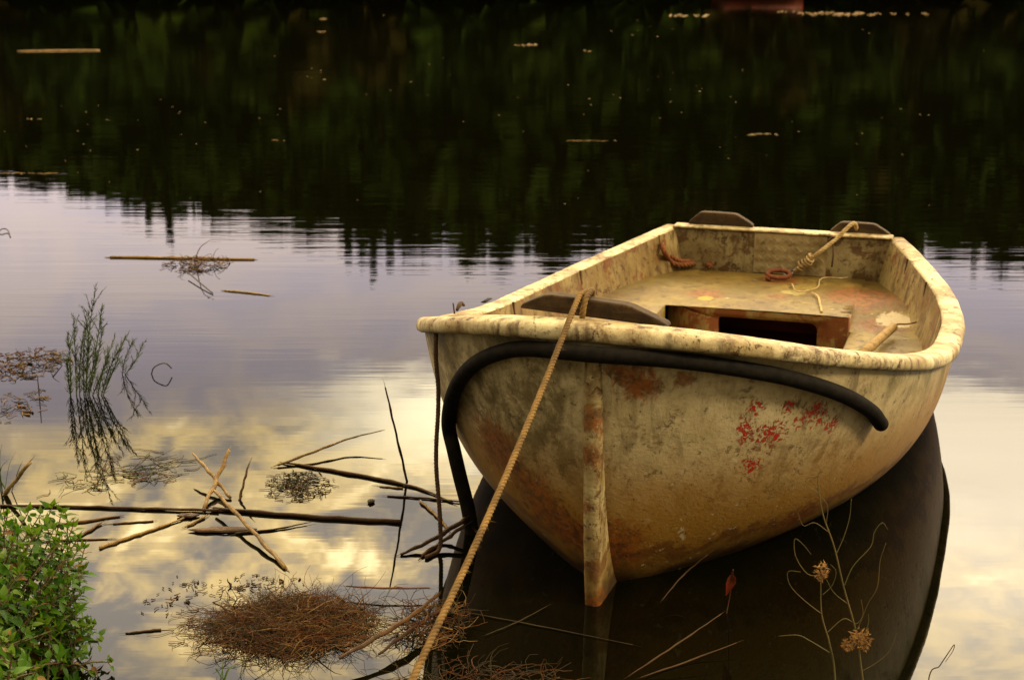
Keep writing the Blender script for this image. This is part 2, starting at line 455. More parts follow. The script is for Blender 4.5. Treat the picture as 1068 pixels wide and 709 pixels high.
# ------------------------------------------------------------------ wood on the far bank (seen only in the water)
rnd = random.Random(4)
fm = [plain('wood_green', (.013, .027, .0016), (.017, .033, .0028), .6, .9, 0, .05), plain('wood_olive', (.016, .028, .0016), (.021, .035, .003), .6, .9, 0, .05),
      plain('wood_brown', (.019, .016, .002), (.023, .019, .003), .6, .9, 0, .05), plain('wood_bark', (.05, .028, .012), (.03, .018, .008), 2, .9, 0, .05)]
TOPS = [(-900, 200), (-400, 215), (0, 196), (60, 210), (130, 220), (220, 232), (300, 254), (430, 277), (560, 286), (760, 288), (1068, 288), (1500, 282), (2000, 270)]
def tree_top(x, y):
    u = 534 + FPX * (x / y)
    v = np.interp(u, [t[0] for t in TOPS], [t[1] for t in TOPS])
    return y * math.tan(PITCH + math.atan((v - 354.5) / FPX)) - CAM_H
mb = MB()
def forest_tree(x, y, H, spread, conifer, mi):
    z0 = ground_z(x, y)
    mb.tube([(x, y, z0 - .2), (x + rnd.uniform(-.2, .2), y, z0 + H * .5), (x, y, z0 + H * .92)], [.16, .10, .03], 5, False, 3)
    n = int(300 * (1.2 if conifer else 1.5))
    for _ in range(n):
        t = rnd.random() ** .8
        if conifer:
            rr = spread * (1 - t) * (.55 + .45 * math.sin(t * 38 + x)) * rnd.uniform(.3, 1) + .05; zz_ = z0 + H * (.08 + .92 * t); sz = .12 + .36 * (1 - t)
        else:
            t = rnd.random() ** .8; rr = spread * math.sqrt(max(.02, 1 - (2 * t - .95) ** 2)) * rnd.uniform(.4, 1.08); zz_ = z0 + H * (.05 + .93 * t); sz = rnd.uniform(.3, .75)
        a = rnd.uniform(0, 6.283)
        p = Vector((x + rr * math.cos(a), y + rr * math.sin(a), zz_))
        d1 = Vector((rnd.gauss(0, 1), rnd.gauss(0, 1), rnd.gauss(0, .6))).normalized() * sz
        d2 = d1.cross(Vector((rnd.gauss(0, 1), rnd.gauss(0, 1), rnd.gauss(0, 1)))).normalized() * sz * .6
        mb.quad(p - d1, p - d2, p + d1, p + d2, mi)
for row, yy in enumerate((47.2, 48.4, 50, 51.5, 53)):
    x = -46.0
    while x < 46:
        xx_ = x + rnd.uniform(-.4, .4); y = yy + rnd.uniform(-.7, .7)
        top = tree_top(xx_, y) * (rnd.uniform(.90, 1.0) if row > 1 else rnd.uniform(.55, .9))
        con = rnd.random() < .12
        forest_tree(xx_, y, top - ground_z(xx_, y), rnd.uniform(1.3, 2.1), con, rnd.choice([0, 0, 1, 1, 2]))
        x += rnd.uniform(1.3, 2.2)
for (u, v, sprd) in ((172, 258, .8), (150, 238, .9), (386, 292, .8), (404, 282, .9), (360, 275, .9), (930, 293, .9)):
    y = 48.5; x = (u - 534) / FPX * y
    top = y * math.tan(PITCH + math.atan((v - 354.5) / FPX)) - CAM_H
    forest_tree(x, y, top - ground_z(x, y), sprd * 1.25, True, 0)
x = -46.0
while x < 46:
    forest_tree(x + rnd.uniform(-.3, .3), 45.6 + rnd.uniform(-.4, .6), rnd.uniform(1.6, 3.4), 1.4, False, rnd.choice([0, 0, 1, 2])); x += .9
tag(mb.build('forest', fm, smooth=False), kind='stuff')

# ------------------------------------------------------------------ the boat
BX, BY, BYAW = 0.168, 3.034, 0.318
BL, BB, XB, PP, QQ, WT = 2.888, 0.726, 1.673, 2.711, 2.345, 0.469
def half_w(x):
    if x < XB: return BB * max(0, 1 - abs(1 - x / XB) ** PP) ** (1 / QQ)
    u = (x - XB) / (BL - XB); return BB + (WT - BB) * u * u
def sheer(t): return .658 - .951 * t + .655 * t * t
NG = 72
def arc(fx, x0, x1, n):
    X = [x0 + (x1 - x0) * (i / 600) ** 2 for i in range(601)]
    P = np.array([(x, fx(x)) for x in X]); L = np.concatenate([[0], np.cumsum(np.hypot(*np.diff(P, axis=0).T))])
    q = np.linspace(0, L[-1], n + 1)
    return np.stack([np.interp(q, L, P[:, 0]), np.interp(q, L, P[:, 1])], 1)
SC0 = arc(half_w, 0, BL, NG)                                   # gunwale half, x and half width
GZ = [sheer(x / BL) for x in SC0[:, 0]]

GP = [Vector((SC0[i, 0], sg * SC0[i, 1], GZ[i])) for sg, idx in ((1, range(NG, 0, -1)), (-1, range(0, NG + 1))) for i in idx]   # port quarter, bow, starboard quarter
NP_ = len(GP)
GN = []
for i in range(NP_):
    d = GP[min(i + 1, NP_ - 1)] - GP[max(i - 1, 0)]
    n2 = Vector((-d.y, d.x, 0)).normalized()
    c = Vector((GP[i].x - 1.4, GP[i].y, 0))
    GN.append(n2 if n2.dot(c) > 0 or abs(GP[i].y) > .6 and n2.y * GP[i].y > 0 else -n2)
XW0 = .205
def water_w(x):
    if x < 1.9: return .625 * max(0, 1 - abs(1 - (x - XW0) / (1.9 - XW0)) ** 2.3) ** (1 / 1.25)
    u = (x - 1.9) / (BL - 1.9); return .625 - .2 * u * u
WL0 = arc(water_w, XW0, BL - .03, NG)
WP = [Vector((WL0[i, 0], sg * WL0[i, 1] + .02 * (1 - WL0[i, 0] / BL), 0)) for sg, idx in ((1, range(NG, 0, -1)), (-1, range(0, NG + 1))) for i in idx]
NV = 26
def hull_pt(i, v):
    """i along the gunwale, v 0 at the rim, 1 at the waterline, above 1 under water"""
    i0 = int(min(max(i, 0), NP_ - 1.001)); f = i - i0
    def one(k):
        ay = abs(GP[k].y); bowf = max(0, 1 - GP[k].x / .9)
        G = GP[k] - GN[k] * (.012 + .026 * math.sin(math.pi * min(1, ay / .55)) * bowf) - Vector((0, 0, .012)); Wp = WP[k]
        Cc = G.lerp(Wp, .20 + .05 * bowf); Cc.z = G.z * (.30 - .03 * bowf)
        if v <= 1: return G * (1 - v) ** 2 + Cc * (2 * v * (1 - v)) + Wp * v * v
        q = v - 1; K = Vector((Wp.x * .86 + .26, Wp.y * .30, -.20)); Dd = Wp + (Wp - Cc) * .5
        return Wp * (1 - q) ** 2 + Dd.lerp(K, .3) * (2 * q * (1 - q)) + K * q * q
    return one(i0).lerp(one(i0 + 1), f)

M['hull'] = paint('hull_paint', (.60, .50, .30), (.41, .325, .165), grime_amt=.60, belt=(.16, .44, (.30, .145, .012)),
    chips=HULL_CHIPS, rust=HULL_RUST, algae=(1, -.50, -.72), shade_mottle=(1, -.06, .10), speck=.75, rough=.5, bumpd=.005)  # port side mottling: grime, with that side's shade painted into the colour
M['rim'] = paint('rim_paint', (.66, .57, .35), (.34, .25, .11), grime=(.050, .024, .008), grime_amt=.85, speck=.6, coarse=6.5, cracks=.6, seed=3.1, bumpd=.006)
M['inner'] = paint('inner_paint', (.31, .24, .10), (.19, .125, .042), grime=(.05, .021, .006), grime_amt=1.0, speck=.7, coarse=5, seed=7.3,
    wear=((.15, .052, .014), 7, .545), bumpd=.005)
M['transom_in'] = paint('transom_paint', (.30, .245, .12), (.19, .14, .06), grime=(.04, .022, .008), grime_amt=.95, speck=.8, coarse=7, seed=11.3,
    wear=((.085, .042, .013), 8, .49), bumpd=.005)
M['deck'] = paint('deck_paint', (.25, .18, .038), (.13, .078, .017), grime=(.045, .026, .007), grime_amt=.9, algae=(0, 2.0, 2.4, (.125, .088, .018)), spots=[(2.36, -.485, .16, .075, (.56, .47, .31)), (2.33, .19, .2, .035, (.50, .27, .02)), (2.55, -.1, .2, .05, (.33, .26, .09))], speck=.55, coarse=4, seed=5.7,
    wear=((.55, .48, .30), 9, .645), rust=DECK_RUST, bumpd=.004)
M['locker'] = paint('locker_paint', (.30, .23, .085), (.22, .15, .045), grime=(.13, .035, .010), grime_amt=.5, speck=.4, coarse=5, seed=2.2,
    wear=((.16, .042, .012), 7, .49), bumpd=.003)
M['hold'] = plain('hold', (.16, .035, .012), (.08, .02, .008), 12, .8, .003)
M['plate'] = paint('plate_paint', (.40, .325, .175), (.30, .23, .11), grime_amt=.5, speck=.5, coarse=8, seed=9.9, bumpd=.002)
M['stem'] = paint('stem_paint', (.46, .375, .19), (.28, .195, .075), grime=(.075, .034, .010), grime_amt=1.0, speck=.8, coarse=9, seed=14.4,
    rust=[(.02, 0, .46, .05), (.03, .012, .38, .04), (.05, .02, .25, .03), (.09, .012, .0, .06)], belt=(.02, .2, (.36, .22, .05)), bumpd=.006)

boat = empty('rowing_boat', (BX, BY, 0), 'old cream rowing boat with peeling rust stained paint, moored bow first on the still water', 'boat', rz=R(90) - BYAW)
BM = Matrix.Translation((BX, BY, 0)) @ Matrix.Rotation(R(90) - BYAW, 4, 'Z')
BMI = BM.inverted()
def to_world(p): return BM @ Vector(p)

# hull shell
mb = MB()
rows = []
for k in range(NV + 9):
    v = k / NV if k <= NV else 1 + (k - NV) / 8
    rows.append([hull_pt(i, v) for i in range(NP_)])
mb.grid(rows)
n0 = len(mb.v)
L_, R_ = [r[0] for r in rows], [r[-1] for r in rows]
mb.grid([[a.lerp(b_, t) for t in (0, .25, .5, .75, 1)] for a, b_ in zip(L_, R_)])
mb.grid([[rows[-1][i] for i in range(NP_ // 2, -1, -1)], [rows[-1][i] for i in range(NP_ // 2, NP_)]] if NP_ % 2 else [[rows[-1][0], rows[-1][1]], [rows[-1][-1], rows[-1][-2]]])
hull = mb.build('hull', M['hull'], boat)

# rolled rim: a lipped profile swept round bow and sides
PROF = [(-.064, -.026), (-.065, .010), (-.062, .0165), (-.055, .0185), (-.036, .0195), (-.012, .019), (-.003, .0165), (.004, .011), (.007, .003), (.0075, -.006), (.005, -.014), (-.002, -.0185), (-.012, -.0195), (-.020, -.019)]
rnd = random.Random(9)
mb = MB(); rows = []
for i in range(NP_):
    r = []
    wob = .0009 * math.sin(i * .5) + .0006 * math.sin(i * 1.3 + 1)
    for (o, z) in PROF:
        drop_ = -.013 * max(0, min(1, (GP[i].x - .5) / .8))
        r.append(GP[i] + Vector((0, 0, drop_)) + GN[i] * (o + wob + rnd.uniform(-.0005, .0005)) + Vector((0, 0, z + wob * .5 + rnd.uniform(-.0005, .0005))))
    rows.append(r)
mb.grid(rows, close=True)
mb.f.append(tuple(range(len(PROF)))); mb.m.append(0)
mb.f.append(tuple(reversed(range((NP_ - 1) * len(PROF), NP_ * len(PROF))))); mb.m.append(0)
rim = mb.build('gunwale', M['rim'], boat)

# inner lining, transom, deck
IN = [GP[i] - GN[i] * .066 for i in range(NP_)]
half = NP_ // 2
IX = [p.x for p in IN[half:]]; IY = [-p.y for p in IN[half:]]
def inner_w(x): return float(np.interp(x, IX, IY)) - .012
mb = MB()
def lining(i, v):
    q = hull_pt(i, v); k = GN[i]
    p = IN[i] - k * (.09 * v); lim = q - k * .03
    p = p.copy(); p.z = q.z + .012 * (1 - v)
    return p if (p - lim).dot(k) < 0 else Vector((lim.x, lim.y, p.z))
mb.grid([[lining(i, v) for i in range(NP_)] for v in (0, .08, .16, .26, .4, .55, .72, .86)])
mb.build('inner_lining', M['inner'], boat)
mb = MB()
zt = GZ[-1]; wS = SC0[-1, 1]
mb.box((BL - .050, -wS + .035, .10), (BL + .001, wS - .035, zt + .002))
rim_t = mb.build('transom', M['transom_in'], boat)
b_ = rim_t.modifiers.new('bevel', 'BEVEL'); b_.width = .008; b_.segments = 2
mb = MB(); mb.box((BL - .062, -wS + .040, zt + .003), (BL + .010, wS - .040, zt + .0125))
o = mb.build('transom_cap', M['rim'], boat); b_ = o.modifiers.new('bevel', 'BEVEL'); b_.width = .006; b_.segments = 2

XF = 2.2                                    # front of the stern platform
def sm(a): a = max(0, min(1, a)); return a * a * (3 - 2 * a)
def deck_z(x, a):                           # a: across, image right positive
    z = .200 + .003 * math.sin(x * 9 + a * 5)
    if a > .335: z = .152 + .046 * sm((x - 2.27) / .3) + .003 * math.sin(x * 11)
    return z
mb = MB(); rows = []
for i in range(31):
    x = XF + (BL - .05 - XF) * i / 30
    wI = inner_w(min(x, BL - .06)) - .004
    cols = [-wI + (wI + .335) * k / 26 for k in range(27)] + [.338 + (wI - .338) * k / 9 for k in range(10)]
    rows.append([(x, -a, deck_z(x, a)) for a in cols])
mb.grid(rows)
mb.build('deck', M['deck'], boat)
for sg, z, x1 in ((1, .152, XF - .006), (-1, .200, XF - .004)):       # side benches running forward
    mb = MB(); rows = []
    for i in range(21):
        x = 1.2 + (x1 - 1.2) * i / 20; wI = inner_w(x) - .006
        lo = .345 if sg > 0 else .315
        rows.append([(x, -sg * (lo), .06), (x, -sg * lo, z - .004), (x, -sg * (lo + .005), z)] + [(x, -sg * (lo + .005 + (wI - lo - .005) * k / 8), z + .002 * math.sin(x * 12 + k)) for k in range(1, 9)])
    mb.grid(rows)
    e_ = rows[0]; mb.grid([[Vector(p) for p in e_[1:]], [Vector((p[0], max(-.50, min(.50, p[1])), .075)) for p in e_[1:]]])
    mb.build('side_bench', M['deck'], boat)
mb = MB()
mb.grid([[hull_pt(half + k, .86).lerp(hull_pt(half - k, .86), t) - GN[half + k] * (.035 * (1 - 2 * t)) for t in (0, .02, .25, .5, .75, .98, 1)] for k in range(14, 60, 3)])
mb.build('floor', M['deck'], boat)

# locker front with its dark opening
mb = MB(); y0, y1, zlo, zhi = -.120, .232, .075, .172
def slot(n=7):
    r = .028; P = []
    for cx, cz, a0 in ((y1 - r, zhi - r, 0), (y0 + r * .5, zhi - r * .5, 90)):
        rr = r if a0 == 0 else r * .5
        P += [(cx + rr * math.cos(R(a0 + 90 * k / n)), cz + rr * math.sin(R(a0 + 90 * k / n))) for k in range(n + 1)]
    return P + [(y0, zlo), (y1, zlo)]
sl = slot()
def outer(p):
    y, z = p; cy, cz = (y0 + y1) / 2, (zlo + zhi) / 2; d = Vector((y - cy, z - cz)); 
    a0, a1, b0, b1 = -.325, .335, .032, .200
    t = min([(a1 - cy) / d.x if d.x > 0 else (a0 - cy) / d.x if d.x < 0 else 1e9, (b1 - cz) / d.y if d.y > 0 else (b0 - cz) / d.y if d.y < 0 else 1e9])
    return (cy + d.x * t, cz + d.y * t)
dens = []
for i in range(len(sl)):
    a, b2 = sl[i], sl[(i + 1) % len(sl)]
    for k in range(8): dens.append((a[0] + (b2[0] - a[0]) * k / 8, a[1] + (b2[1] - a[1]) * k / 8))
fx = lambda a: XF - .006 + .10 * sm((-.235 - a) / .10)        # the left end of the front curves away
def fr(p, x=None): return (fx(p[0]) if x is None else x, -p[0], p[1])
outs = [outer(p) for p in dens]
mb.grid([[fr(p) for p in outs], [fr((q[0] * .5 + p[0] * .5, q[1] * .5 + p[1] * .5)) for p, q in zip(outs, dens)], [fr(p) for p in dens], [fr(p, XF + .022) for p in dens]], close=True)
for (ya, yb) in ((.3355, .3375),):
    mb.box((XF - .006, -yb - .004, .03), (XF + .06, -ya, .199))
loc = mb.build('locker', M['locker'], boat)
mb = MB()
x1, x2 = XF + .022, XF + .36
mb.grid([[fr(p, x1) for p in ((y0 - .05, .04), (y1 + .05, .04), (y1 + .05, .192), (y0 - .05, .192))], [fr(p, x2) for p in ((y0 - .05, .04), (y1 + .05, .04), (y1 + .05, .192), (y0 - .05, .192))]], close=True)
mb.quad(*[fr(p, x2) for p in ((y0 - .05, .04), (y1 + .05, .04), (y1 + .05, .192), (y0 - .05, .192))])
mb.build('opening', M['hold'], loc, smooth=False)

# stem post
mb = MB(); rows = []
for k in range(17):
    t = k / 16; z = .618 - .72 * t
    xf = .014 + .080 * t ** 2.0; wd = .0195 - .002 * t; yc = .012 * t
    xb_ = max(hull_pt(half, min(1.6, max(0, (1 - z / .64)))).x, xf) + .05
    n_ = .0015 * math.sin(k * 2.7)
    rows.append([(xb_, yc + wd * 1.35, z), (xf + .016, yc + wd * 1.06 + n_, z), (xf + .005, yc + wd * .92, z), (xf, yc + wd * .5, z), (xf + n_ * .5, yc - wd * .5, z), (xf + .005, yc - wd * .92 + n_, z), (xf + .016, yc - wd * 1.06, z), (xb_, yc - wd * 1.25, z)])
mb.grid(rows)
mb.build('stem_post', M['stem'], boat)

# wooden pads on bow and transom
def pad(cx, cy, ax, length, height, thick, zb, skew=0.0, peak=(.17, .73), tilt=0.0):
    """a bevelled board standing along direction ax"""
    mb = MB(); ax = Vector(ax).normalized(); nx = Vector((-ax.y, ax.x, 0))
    prof = [(0, 0), (.012, .24), (.09, .60), (peak[0], .93), (peak[0] + .05, 1.0), ((peak[0] + peak[1]) / 2, 1.0), (peak[1] - .02, .96), (peak[1] + .03, .88), (.90, .48), (.985, .20), (1, 0)]
    F_ = []; B_ = []
    for t, hh_ in prof:
        p = Vector((cx, cy, zb)) + ax * ((t - .5) * length) + Vector((0, 0, height * hh_ + skew * (t - .5)))
        F_.append(p + nx * (thick / 2 + tilt * hh_)); B_.append(p - nx * (thick / 2 - tilt * hh_))
    n = len(F_); i = len(mb.v); mb.v += [tuple(p) for p in F_ + B_]
    mb.f.append(tuple(i + k for k in range(n))); mb.f.append(tuple(i + n + k for k in reversed(range(n)))); mb.m += [0, 0]
    for k in range(n):
        q = (k + 1) % n; mb.f.append((i + k, i + n + k, i + n + q, i + q)); mb.m.append(0)
    o = mb.build('wooden_pad', M['pad_wood'], boat, smooth=False)
    b_ = o.modifiers.new('bevel', 'BEVEL'); b_.width = .004; b_.segments = 2
    return o

pad(.104, .020, (0, -1, 0), .335, .040, .036, .672, skew=-.018)
pad(2.895, .245, (0, -1, 0), .262, .052, .036, .374)
pad(2.905, -.300, (0, -1, 0), .235, .048, .036, .366)

# chequered plate riveted to the inside of the transom
mb = MB(); px = BL - .0505
mb.box((px - .006, -.182, .205), (px, .100, zt + .000))
for i in range(9):
    for k in range(4):
        y = -.160 + i * .030; z = .228 + k * .036; a = R(45) if (i + k) % 2 else R(-45)
        cy, cz = math.cos(a), math.sin(a)
        for off in (-.006, .0, .006):
            p = Vector((px - .0075, y - cz * off, z + cy * off))
            if not (-.174 < p.y < .092): continue
            mb.box((-.0025, -.0135, -.0018), (.0025, .0135, .0018), fn=lambda q: (p.x + q[0], p.y + q[1] * cy - q[2] * cz, p.z + q[1] * cz + q[2] * cy))
mb.build('tread_plate', M['plate'], boat, smooth=False)
# upright joint strips on the inner sides
for x, sg, wdt in ((2.14, 1, .010), (1.45, 1, .008), (2.74, 1, .03), (2.62, -1, .008), (2.30, -1, .007)):
    i = min(range(half, NP_), key=lambda k: abs(IN[k].x - x)); p = IN[i]; n = GN[i]
    if sg > 0: p = Vector((p.x, -p.y, p.z)); n = Vector((n.x, -n.y, 0))
    t = Vector((-n.y, n.x, 0)); mb = MB()
    rows = []
    for dz, io in ((.004, .003), (-.08, .010), (-.17, .018)):
        q = p + Vector((0, 0, dz)) - n * io
        rows.append([q - t * wdt / 2 + n * .004, q - t * wdt / 2 - n * .003, q + t * wdt / 2 - n * .003, q + t * wdt / 2 + n * .004])
    mb.grid(rows); mb.build('joint_strip', M['rope_dark'] if wdt < .02 else M['inner'], boat, smooth=False)
# little fittings on the port rim
mb = MB()
for (x, o) in ((1.02, -.03),):
    i = min(range(half), key=lambda k: abs(GP[k].x - x)); p = GP[i] + GN[i] * o
    mb.tube(catmull([p + Vector((-.03, 0, .026)), p + Vector((-.012, 0, .036)), p + Vector((.012, .002, .037)), p + Vector((.03, 0, .027))], 5), [.004, .007, .007, .004], 8)
    mb.tube([p + Vector((-.05, 0, .02)), p + Vector((-.05, .004, .052))], .0022, 6)
mb.build('rim_cleat', M['pad_wood'], boat)
mb = MB()
i = min(range(half), key=lambda k: abs(GP[k].x - 1.28)); p = GP[i] - GN[i] * .035
mb.tube([p + Vector((-.03, 0, .0275)), p + Vector((.03, -.002, .0275))], [.009, .009], 8, squash=.15)
mb.build('rowlock_slot', M['rubber'], boat)

# ---HOSE
def hull_surf(pts, off):
    return [to_world(Vector(p) + Vector(n) * off) for p, n in pts]
HOSE = [((.366, .446, .305), (-.55, .75, -.36)), ((.261, .399, .403), (-.7, .67, -.27)), ((.186, .347, .484), (-.75, .62, -.22)), ((.128, .286, .545), (-.83, .53, -.19)), ((.080, .212, .588), (-.89, .43, -.16)), ((.046, .135, .610), (-.94, .33, -.13)),
        ((.008, -.004, .620), (-.99, -.05, -.11)), ((.054, -.161, .610), (-.94, -.32, -.14)), ((.112, -.275, .588), (-.87, -.47, -.16)), ((.202, -.387, .549), (-.72, -.67, -.2)),
        ((.324, -.48, .488), (-.58, -.78, -.23)), ((.449, -.536, .417), (-.43, -.87, -.24)), ((.533, -.558, .36), (-.38, -.88, -.28))]
HR = .0182
hp = hull_surf(HOSE, HR + .001)
Y0 = hp[0].y
drop = [at_dist(493, 562, Y0 + .03), at_dist(488, 530, Y0 + .022), at_dist(480, 498, Y0 + .014), at_dist(473, 468, Y0 + .006)]
path = catmull(drop + hp, 8)
mb = MB(); mb.tube(path, HR, 16, cap=False)
ends = []
for e, d in ((path[-1], (path[-1] - path[-2]).normalized()),):      # open pipe mouth
    a = d.orthogonal().normalized(); b2 = d.cross(a)
    def ring(r, dd): return [e + d * dd + a * (r * math.cos(k * .3927)) + b2 * (r * math.sin(k * .3927)) for k in range(16)]
    mb.grid([ring(HR, 0), ring(HR * .95, .003), ring(HR * .66, .003), ring(HR * .6, -.05)], close=True)
o = mb.build('rubber_hose', M['rubber'], origin=path[-1])
tag(o, 'thick black rubber hose hung as a fender in a long arch round the bow', 'hose')

# ------------------------------------------------------------------ ropes
rnd = random.Random(21)
def hairs(mb, P, fr_, r, n, L):
    for _ in range(n):
        i = rnd.randrange(len(P)); a = rnd.uniform(0, 6.283); d = fr_[i][0] * math.cos(a) + fr_[i][1] * math.sin(a)
        b0 = P[i] + d * r * .9; tip = b0 + (d + Vector((rnd.gauss(0, .7), rnd.gauss(0, .7), rnd.gauss(0, .7)))) * rnd.uniform(.3, 1) * L
        s_ = fr_[i][0].cross(d) * .0003 + Vector((0, 0, .0002)); mb.tri(b0 - s_, b0 + s_, tip)
A0 = to_world((.17, .050, .675)); A1 = to_world((.128, .046, .716)); A2 = to_world((.090, .046, .7225)); A3 = to_world((.050, .048, .712))
E1 = at_dist(430, 709, 2.15); E2 = E1 + (E1 - A3).normalized() * .38
mid = A3.lerp(E1, .5) + Vector((0, 0, -.022))
E3 = Vector((E2.x - .05, 1.58, ground_z(E2.x, 1.58) + .012))
P = catmull([A0, A1, A2, A3, A3.lerp(E1, .25) - Vector((0, 0, .016)), mid, A3.lerp(E1, .75) - Vector((0, 0, .016)), E1, E2, E3, E3 + Vector((-.12, -.35, .09))], 12)
mb = MB(); PP_, fr_ = mb.rope(P, .0066, .028, 6); hairs(mb, PP_, fr_, .0062, 1800, .006)
mb.rope(catmull([to_world(q) for q in ((.150, .040, .672), (.140, .036, .718), (.108, .033, .7235), (.076, .034, .716), (.066, .037, .690), (.070, .040, .668))], 8), .0072, .030, 6)
tag(mb.build('mooring_rope', M['rope_beige'], origin=A1), 'taut beige twisted mooring rope running from the bow pad down to the bank', 'rope')

D = [on_water(508, 334, .568), on_water(488, 331, .572), on_water(470, 331.5, .579), on_water(460, 336, .579), on_water(455.5, 343, .572)]
q = at_dist(454.5, 352, D[-1].y - .012)
D += [q, q + Vector((.0, 0, -.06))]
for k in range(1, 8): D.append(Vector((q.x + .004 * math.sin(k * 1.3), q.y + .01, q.z - .06 - (q.z - .06 - .01) * k / 7)))
D.append(Vector((q.x - .03, q.y - .03, .004)))
mb = MB(); PP_, fr_ = mb.rope(catmull(D, 8), .0058, .026, 6); hairs(mb, PP_, fr_, .0058, 260, .006)
tag(mb.build('hanging_rope', M['rope_dark'], origin=q), 'thin dark brown rope looped over the left rim corner, hanging straight to the water', 'rope')

# stern gear lying in the boat
st = empty('stern_rope', on_water(812, 290, .2), 'short frayed rope with a steel thimble, stretched from the transom top to the deck', 'rope')
def inb(x, a, z): return to_world((x, -a, z))
MI = st.matrix_world if False else Matrix.Translation(st.location).inverted()
def L_(ps): return [MI @ Vector(p) for p in ps]
T0 = at_dist(890, 233, inb(2.86, .29, .4).y); T1 = at_dist(856, 262, inb(2.79, .18, .3).y); T2 = on_water(828, 283, .222)
mb = MB(); mb.rope(L_(catmull([T0 + Vector((.03, .05, -.05)), T0, T0.lerp(T1, .5) - Vector((0, 0, .004)), T1, T1.lerp(T2, .6), T2], 8)), .0085, .036, 6)
mb.build('rope', M['rope_cream'], st)
mb = MB(); c_ = T1.lerp(T2, .55)
dv = (T2 - T1).normalized()
coil = [c_ + dv * (k * .0012 - .035) + (dv.orthogonal().normalized() * math.cos(k * .55) + dv.cross(dv.orthogonal().normalized()) * math.sin(k * .55)) * (.0155 + .003 * math.sin(k * .7)) for k in range(58)]
mb.tube(L_(coil), .0045, 6); mb.build('whipping', M['rope_cream'], st)
mb = MB(); c_ = T0.lerp(T1, .62)
mb.tube(L_([c_ + Vector((.012 * math.cos(k), .004, .012 * math.sin(k))) for k in np.linspace(0, 12.6, 30)]), .004, 6)
mb.tube(L_([c_ + Vector((.0, 0, -.01)), c_ + Vector((.004, 0, -.06)), c_ + Vector((.001, .002, -.105))]), .0035, 6)
mb.build('knot', M['rope_dark'], st)
mb = MB(); e = T2
mb.tube(L_(catmull([e + Vector((.012, .01, .006)), e + Vector((-.018, -.005, .004)), e + Vector((-.040, -.012, -.006)), e + Vector((-.030, -.028, -.010)), e + Vector((.000, -.015, .002))], 6)), .0036, 8)
mb.build('thimble', M['steel'], st)
rg = on_water(812, 288, .215)
mb = MB()
mb.tube([Vector((.040 * math.cos(a) * (1.1), .024 * math.sin(a), .008 + .010 * math.sin(a))) for a in np.linspace(0, 6.283, 33)], .0085, 10, cap=False)
mb.tube([Vector((-.040, -.006, .002)), Vector((-.046, -.012, -.006)), Vector((-.034, -.018, -.010))], .010, 8)
o = mb.build('shackle_ring', M['rust_metal']); o.location = rg
tag(o, 'rusty iron ring lying on the ochre deck at the foot of the transom', 'ring')
cord = [on_water(u, v, .206) for u, v in ((826, 296), (832, 304), (852, 300), (855, 292), (862, 289.5), (880, 290), (897, 286.5), (915, 289), (926, 296), (932, 300))]
mb = MB(); mb.tube(catmull(cord, 8), .0026, 6)
tag(mb.build('thin_cord', M['rope_cream'], origin=cord[0]), 'thin pale cord wandering over the deck below the tread plate', 'cord')
cord = [on_water(u, v, .206) for u, v in ((847, 305), (853, 309), (855, 316), (857, 325))]
mb = MB(); mb.tube(catmull(cord, 8), .0045, 6, squash=.5)
tag(mb.build('cord_end', M['rope_cream'], origin=cord[0]), 'short pale end of cord pointing at the right end of the locker', 'cord')
ch = [at_dist(690, 254, inb(2.72, -.44, .3).y), at_dist(693, 263, inb(2.70, -.44, .3).y - .005), on_water(698, 271, .245), on_water(706, 276, .226), on_water(720, 275.5, .222), on_water(732, 272.5, .222), on_water(741, 278, .218)]
mb = MB(); mb.rope(catmull(ch, 8), .011, .05, 6)
mb.rope(catmull([p + Vector((.01 * math.sin(k * 2), .012, .012 + .004 * math.cos(k))) for k, p in enumerate(ch[2:])], 8), .009, .04, 6)
tag(mb.build('rusty_rope', M['rope_rust'], origin=ch[3]), 'rust stained rope slumped in the left stern corner of the boat', 'rope')
oar = empty('oar_handle', on_water(936, 340, .178), 'worn round wooden oar handle leaning on the right bench, wire hook at its end', 'oar')
MI = Matrix.Translation(oar.location).inverted()
a0 = on_water(890, 377, .19); a1 = on_water(933, 340, .186)
mb = MB(); mb.tube(L_([a0, a0.lerp(a1, .4), a0.lerp(a1, .85), a1.lerp(a0, .03), a1]), [.017, .0165, .0155, .015, .008], 14); mb.build('handle', M['oar_wood'], oar)
mb = MB(); hk = [a1 + Vector((-.006, -.005, .004)), on_water(938, 338, .196), on_water(946, 338, .196), on_water(956, 336, .198)]
mb.tube(L_(catmull(hk, 6)), .0028, 6); mb.build('hook', M['rust_metal'], oar)

